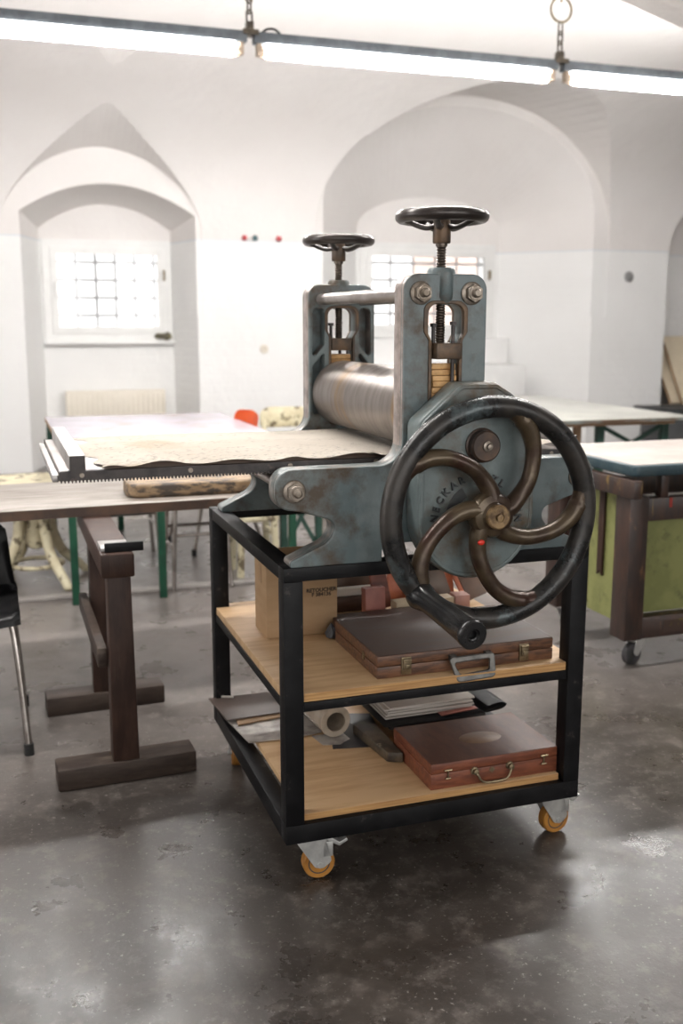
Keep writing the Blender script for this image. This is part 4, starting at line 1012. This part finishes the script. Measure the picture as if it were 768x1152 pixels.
# slate bench and leaning boards in the alcove ---------------------------------
sb = thing('low_bench', (7.2, 7.3, 0), 'low dark slate bench in the alcove at the right edge', 'bench')
MB().box((6.05, 6.75, .40), (8.3, 7.385, .445)).build('bench_top', M['dark'], sb, bevel=.004)
MB().box((6.15, 6.85, 0), (8.25, 7.38, .40)).build('plinth', M['dark'], sb)
def panel(x0, x1, yb, yt, zt, m, th, label):
    t = thing('leaning_board', ((x0+x1)/2, yb, .445), label, 'board')
    a = math.atan2(yt-yb, zt-.445); L = (zt-.445)/math.cos(a)
    q = Matrix.Translation((0, yb, .4455+th*math.sin(a))) @ Matrix.Rotation(-a, 4, 'X')
    MB().box((x0, 0, 0), (x1, th, L)).xf(q).build('sheet', m, t)
    MB().box((x0-.004, 0, 0), (x0, th, L)).xf(q).build('board_edge', M['paneledge'], t)
panel(6.60, 8.1, 7.26, 7.70, 1.17, M['beigepanel'], .03, 'beige fibreboard leaning foremost in the alcove at the right edge')
panel(6.50, 7.9, 7.335, 7.76, 1.06, M['beigepanel'], .035, 'lower brown-edged board leaning behind the beige fibreboard in the alcove')
dc = thing('dark_crate', (5.0, 4.9, 0), 'dark grey crate standing on the floor behind the long table at the right', 'crate')
x0, x1, y0, y1 = 4.62, 5.4, 4.6, 5.2
c = MB(); c.box((x0, y0, 0), (x1, y1, .02))
for a, b in (((x0, y0, .02), (x1, y0+.02, .55)), ((x0, y1-.02, .02), (x1, y1, .55)), ((x0, y0+.02, .02), (x0+.02, y1-.02, .55)), ((x1-.02, y0+.02, .02), (x1, y1-.02, .55))): c.box(a, b)
c.build('crate_body', M['dark'], dc); MB().box((x0-.01, y0-.01, .51), (x1+.01, y0, .56)).build('rim', M['dark'], dc)

# ================================================================== ALONG THE BACK WALL
def radiator(x0, x1, y, z0, z1, label):
    t = thing('radiator', ((x0+x1)/2, y, z0), label, 'radiator')
    b = MB(); b.box((x0, y-.05, z0), (x1, y+.03, z1)); b.build('panel', M['creamrad'], t, bevel=.008)
    g = MB(); n = int((x1-x0)/.045)
    for i in range(n):
        x = x0+.02+i*(x1-x0-.04)/max(1, n-1); g.box((x-.009, y-.058, z0+.03), (x+.009, y-.049, z1-.03))
    g.build('ribs', M['creamrad'], t, bevel=.002)
    v = MB(); v.cyl((x1-.03, y-.01, 0), (x1-.03, y-.01, z0+.01), .012, 10); v.cyl((x0+.03, y-.01, 0), (x0+.03, y-.01, z0+.01), .012, 10); v.build('pipe', M['creamrad'], t)
radiator(.05, .99, 7.86, .12, .70, 'cream ribbed radiator under the left window')
tk = MB().box((3.10, 7.86, 0), (4.86, 8.19, .90)).box((3.10, 7.98, .90), (4.80, 8.19, 1.175))
tag(tk.build('trim_3', M['wall'], bevel=.01), kind='structure')
wc = thing('white_cabinet', (4.2, 7.6, 0), 'low plain white cabinet in the niche below the right window', 'cabinet')
MB().box((3.3, 7.42, .04), (4.72, 7.80, .90)).build('carcass', M['white'], wc, bevel=.004)
for i in range(2):
    d = MB().box((3.32+.71*i, 7.40, .07), (4.0+.71*i, 7.42, .87)).build('door', M['white'], wc, bevel=.003)
    MB().cyl((3.93+.20*i-.02, 7.385, .48), (3.93+.20*i-.02, 7.401, .48), .012, 12).build('knob', M['zinc'], d)
MB().box((3.34, 7.45, 0), (4.68, 7.78, .04)).build('plinth', M['white'], wc)
st_ = MB(); bmesh.ops.create_icosphere(st_.bm, subdivisions=3, radius=1)
for v in st_.bm.verts:
    k = 1+.12*math.sin(v.co.x*5+v.co.y*3)+.08*math.sin(v.co.z*7+v.co.x*4); v.co = Vector((v.co.x*.085*k, v.co.y*.045*k, v.co.z*.038*k))
st_.xf(Matrix.Translation((1.01, 7.925, 1.202)))
lowz = min(v.co.z for v in st_.bm.verts); st_.xf(Matrix.Translation((0, 0, 1.166-lowz)))
solo(st_, 'stone', M['stone'], 'small mossy stone on the frame of the left window', 'stone', ang=80)
# sill ledge carrying the stone
tag(MB().box((-.10, 7.86, 1.135), (1.11, 7.95, 1.165)).build('trim_4', M['wall'], bevel=.004), kind='structure')
sk = thing('wall_socket', (1.88, 7.4, 1.09), 'round ivory power socket on the white wall right of the left window', 'socket')
s = MB(); s.lathe([(0, 0), (.042, 0), (.042, -.006), (.036, -.014), (.021, -.014), (.020, -.004), (0, -.004)], (1.88, 7.4, 1.09), 'y', 28); s.build('plate', M['ivory'], sk)
s = MB(); s.lathe([(0, 0), (.003, 0), (.003, -.006), (0, -.006)], (1.871, 7.397, 1.09), 'y', 8); s.lathe([(0, 0), (.003, 0), (.003, -.006), (0, -.006)], (1.889, 7.397, 1.09), 'y', 8); s.build('contacts', M['rubber'], sk)
dd = MB().lathe([(0, 0), (.055, 0), (.055, -.010), (.048, -.02), (.02, -.024), (.018, -.04), (0, -.042)], (5.91, 7.4, 1.82), 'y', 28)
solo(dd, 'round_fitting', M['metaldisc'], 'grey round metal fitting high on the white wall right of the large niche', 'fitting')
for x, m, l in ((1.70, 'redpeg', 'leftmost red peg of the three on the wall'), (1.80, 'tealpeg', 'dark teal peg between the two red pegs on the wall'), (2.03, 'redpeg', 'red peg on the wall nearest to the press handwheel')):
    p = MB().lathe([(0, 0), (.008, 0), (.008, -.02), (.024, -.026), (.026, -.036), (.018, -.046), (0, -.048)], (x, 7.4, 2.115), 'y', 20)
    solo(p, 'wall_peg', M[m], l, 'peg')

# ---------------------------------------------------------------- fluorescent lamps hung along a line
LY, LZ = 3.80, 2.915
def lamp(x0, x1, label):
    t = thing('fluorescent_lamp', ((x0+x1)/2, LY, LZ), label, 'lamp', )
    h = MB(); h.prism([(0,0)], 0, 0) if False else None
    h.box((x0, LY-.035, LZ-.028), (x1, LY+.035, LZ+.032)); h = h.build('housing', M['galv'], t, bevel=.006)
    MB().cyl((x0+.07, LY, LZ-.066), (x1-.07, LY, LZ-.066), .036, 20).build('tube', M['tubeglow'], t)
    for x, s in ((x0+.03, 1), (x1-.03, -1)):
        e = MB(); e.box((x-.012, LY-.025, LZ-.092), (x+.012, LY+.025, LZ-.028)); e.cyl((x, LY, LZ-.066), (x+s*.050, LY, LZ-.066), .028, 18); e.build('lampholder', M['lampend'], t, bevel=.003)
        e = MB(); e.cyl((x+s*.005, LY, LZ-.092), (x+s*.07, LY, LZ-.108), .007, 8); e.build('starter', M['lampend'], t)
JX = [.888, 2.872]
lamp(-1.15, JX[0]-.02, 'glowing fluorescent tube lamp left of the first hanging chain')
lamp(JX[0]+.02, JX[1]-.02, 'glowing fluorescent tube lamp between the two hanging chains')
lamp(JX[1]+.02, JX[1]+1.98, 'glowing fluorescent tube lamp right of the chain with the ring')
def link(mb, c, ln, w, r, rot):
    pts = []
    for i in range(20):
        a = i*2*PI/20; x = w*math.cos(a); z = (ln/2-w)*(1 if math.sin(a) > 0 else -1)+w*math.sin(a)
        pts.append(Vector(c)+Matrix.Rotation(rot, 3, 'Z') @ Vector((x, 0, z)))
    mb.tube(pts, r, 8, True)
def chain(x, ring, label):
    t = thing('hanging_chain', (x, LY, LZ+.03), label, 'chain')
    c = MB(); c.box((x-.045, LY-.045, LZ+.012), (x+.045, LY+.045, LZ+.040)); c.box((x-.02, LY-.025, LZ+.04), (x+.02, LY+.025, LZ+.085)); c.build('clamp', M['chain'], t, bevel=.003)
    z = LZ+.11; ceil = vz(LY)
    top = LZ+.265 if ring else ceil-.03; k = 0
    while z < top-.02:
        l = MB(); link(l, (x, LY, z), .075, .018, .0055, (k % 2)*PI/2+.3); l.build('link', M['chain'], t); z += .056; k += 1
    if ring:
        rr = MB(); rr.tube([(x+.072*math.cos(a), LY, z+.052+.072*math.sin(a)) for a in [i*2*PI/40 for i in range(40)]], .0075, 10, True); rr.build('ring', M['brass'], t); z += .125
    hk = MB(); hk.cyl((x, LY, z-.03), (x, LY, ceil+.01), .008, 10); hk.lathe([(0, 0), (.03, 0), (.03, -.012), (0, -.014)], (x, LY, ceil), 'z', 16); hk.build('hook', M['brass'], t)
chain(JX[0], False, 'dark chain of long links hanging the lamps at the left joint')
chain(JX[1], True, 'dark chain with one big brass ring hanging the lamps at the right joint')
sw = MB().tube(smooth_path([(JX[0]+.07, LY, LZ+.033), (JX[0]+.10, LY, LZ+.055), (JX[0]+.14, LY, LZ+.06), (JX[0]+.17, LY, LZ+.045), (JX[0]+.18, LY, LZ+.033)], 5), .007, 8)
solo(sw, 'lamp_cable', M['rubber'], 'short dark loop of cable on the lamp housing by the left chain', 'cable')
lf = MB().prismz([(0,0), (.02,.006), (.034,-.004), (.05,.008), (.045,.022), (.03,.030), (.036,.044), (.016,.036), (.004,.022)], .0005, .003)
lf.xf(Matrix.Translation((-.275, -1.02, 0)) @ Matrix.Rotation(R(-20), 4, 'Z')); solo(lf, 'leaf_scrap', M['leaf'], 'tiny green scrap lying on the bare floor in front of the cart', 'scrap')

# ================================================================== LIGHT AND CAMERA
w = bpy.data.worlds.new('sky'); SC.world = w; w.use_nodes = True
bg = w.node_tree.nodes['Background']; bg.inputs[0].default_value = (1.0, .985, .965, 1); bg.inputs[1].default_value = 3.0
def portal(loc, rot, sx, sy):
    d = bpy.data.lights.new('window_portal', 'AREA'); d.shape = 'RECTANGLE'; d.size = sx; d.size_y = sy; d.cycles.is_portal = True
    o = bpy.data.objects.new('window_portal', d); COL.objects.link(o); o.location = loc; o.rotation_euler = rot
for a, b in REAR: portal(((a+b)/2, YB-.38, 1.9), (PI/2, 0, 0), b-a, 2.0)
for a, b in SIDE: portal((XL-.38, (a+b)/2, 1.95), (PI/2, 0, -PI/2), b-a, 1.9)
for W_, y_ in ((W1, Y1), (W2, Y2)): portal(((W_[0]+W_[1])/2, y_+.34, (W_[2]+W_[3])/2), (-PI/2, 0, 0), W_[1]-W_[0], W_[3]-W_[2])
# unseen overhead row added to brighten the upward faces round the press
def overhead_fill(x, y, z, ln, pw):
    d = bpy.data.lights.new('added_overhead_light', 'AREA'); d.shape = 'RECTANGLE'; d.size = ln; d.size_y = .12; d.energy = pw; d.color = (1, .97, .93)
    o = bpy.data.objects.new('added_overhead_light', d); COL.objects.link(o); o.location = (x, y, z)
for x in (-1.4, .6, 2.6): overhead_fill(x, .9, 3.0, 1.9, 38)
cam = bpy.data.cameras.new('camera'); co_ = bpy.data.objects.new('camera', cam); COL.objects.link(co_)
co_.location = (-.59339, -2.14447, 1.345); co_.rotation_euler = (PI/2-.1853, 0, -.3288)
cam.sensor_fit = 'VERTICAL'; cam.sensor_height = 36; cam.lens = 36*1140.7/1152; cam.clip_start = .05
cam.dof.use_dof = True; cam.dof.focus_distance = 2.3; cam.dof.aperture_fstop = 3.2
SC.camera = co_
SC.view_settings.view_transform = 'Standard'; SC.view_settings.look = 'None'; SC.view_settings.gamma = 1; SC.view_settings.use_curve_mapping = False
SC.view_settings.exposure = 0.88
SC.cycles.use_denoising = True; SC.cycles.denoising_input_passes = 'RGB_ALBEDO_NORMAL'; SC.cycles.denoising_prefilter = 'ACCURATE'
try: SC.cycles.denoiser = 'OPENIMAGEDENOISE'
except Exception: pass
SC.cycles.max_bounces = 10; SC.cycles.diffuse_bounces = 6; SC.cycles.glossy_bounces = 4; SC.cycles.transparent_max_bounces = 8
SC.cycles.sample_clamp_indirect = 6; SC.cycles.caustics_reflective = False; SC.cycles.caustics_refractive = False
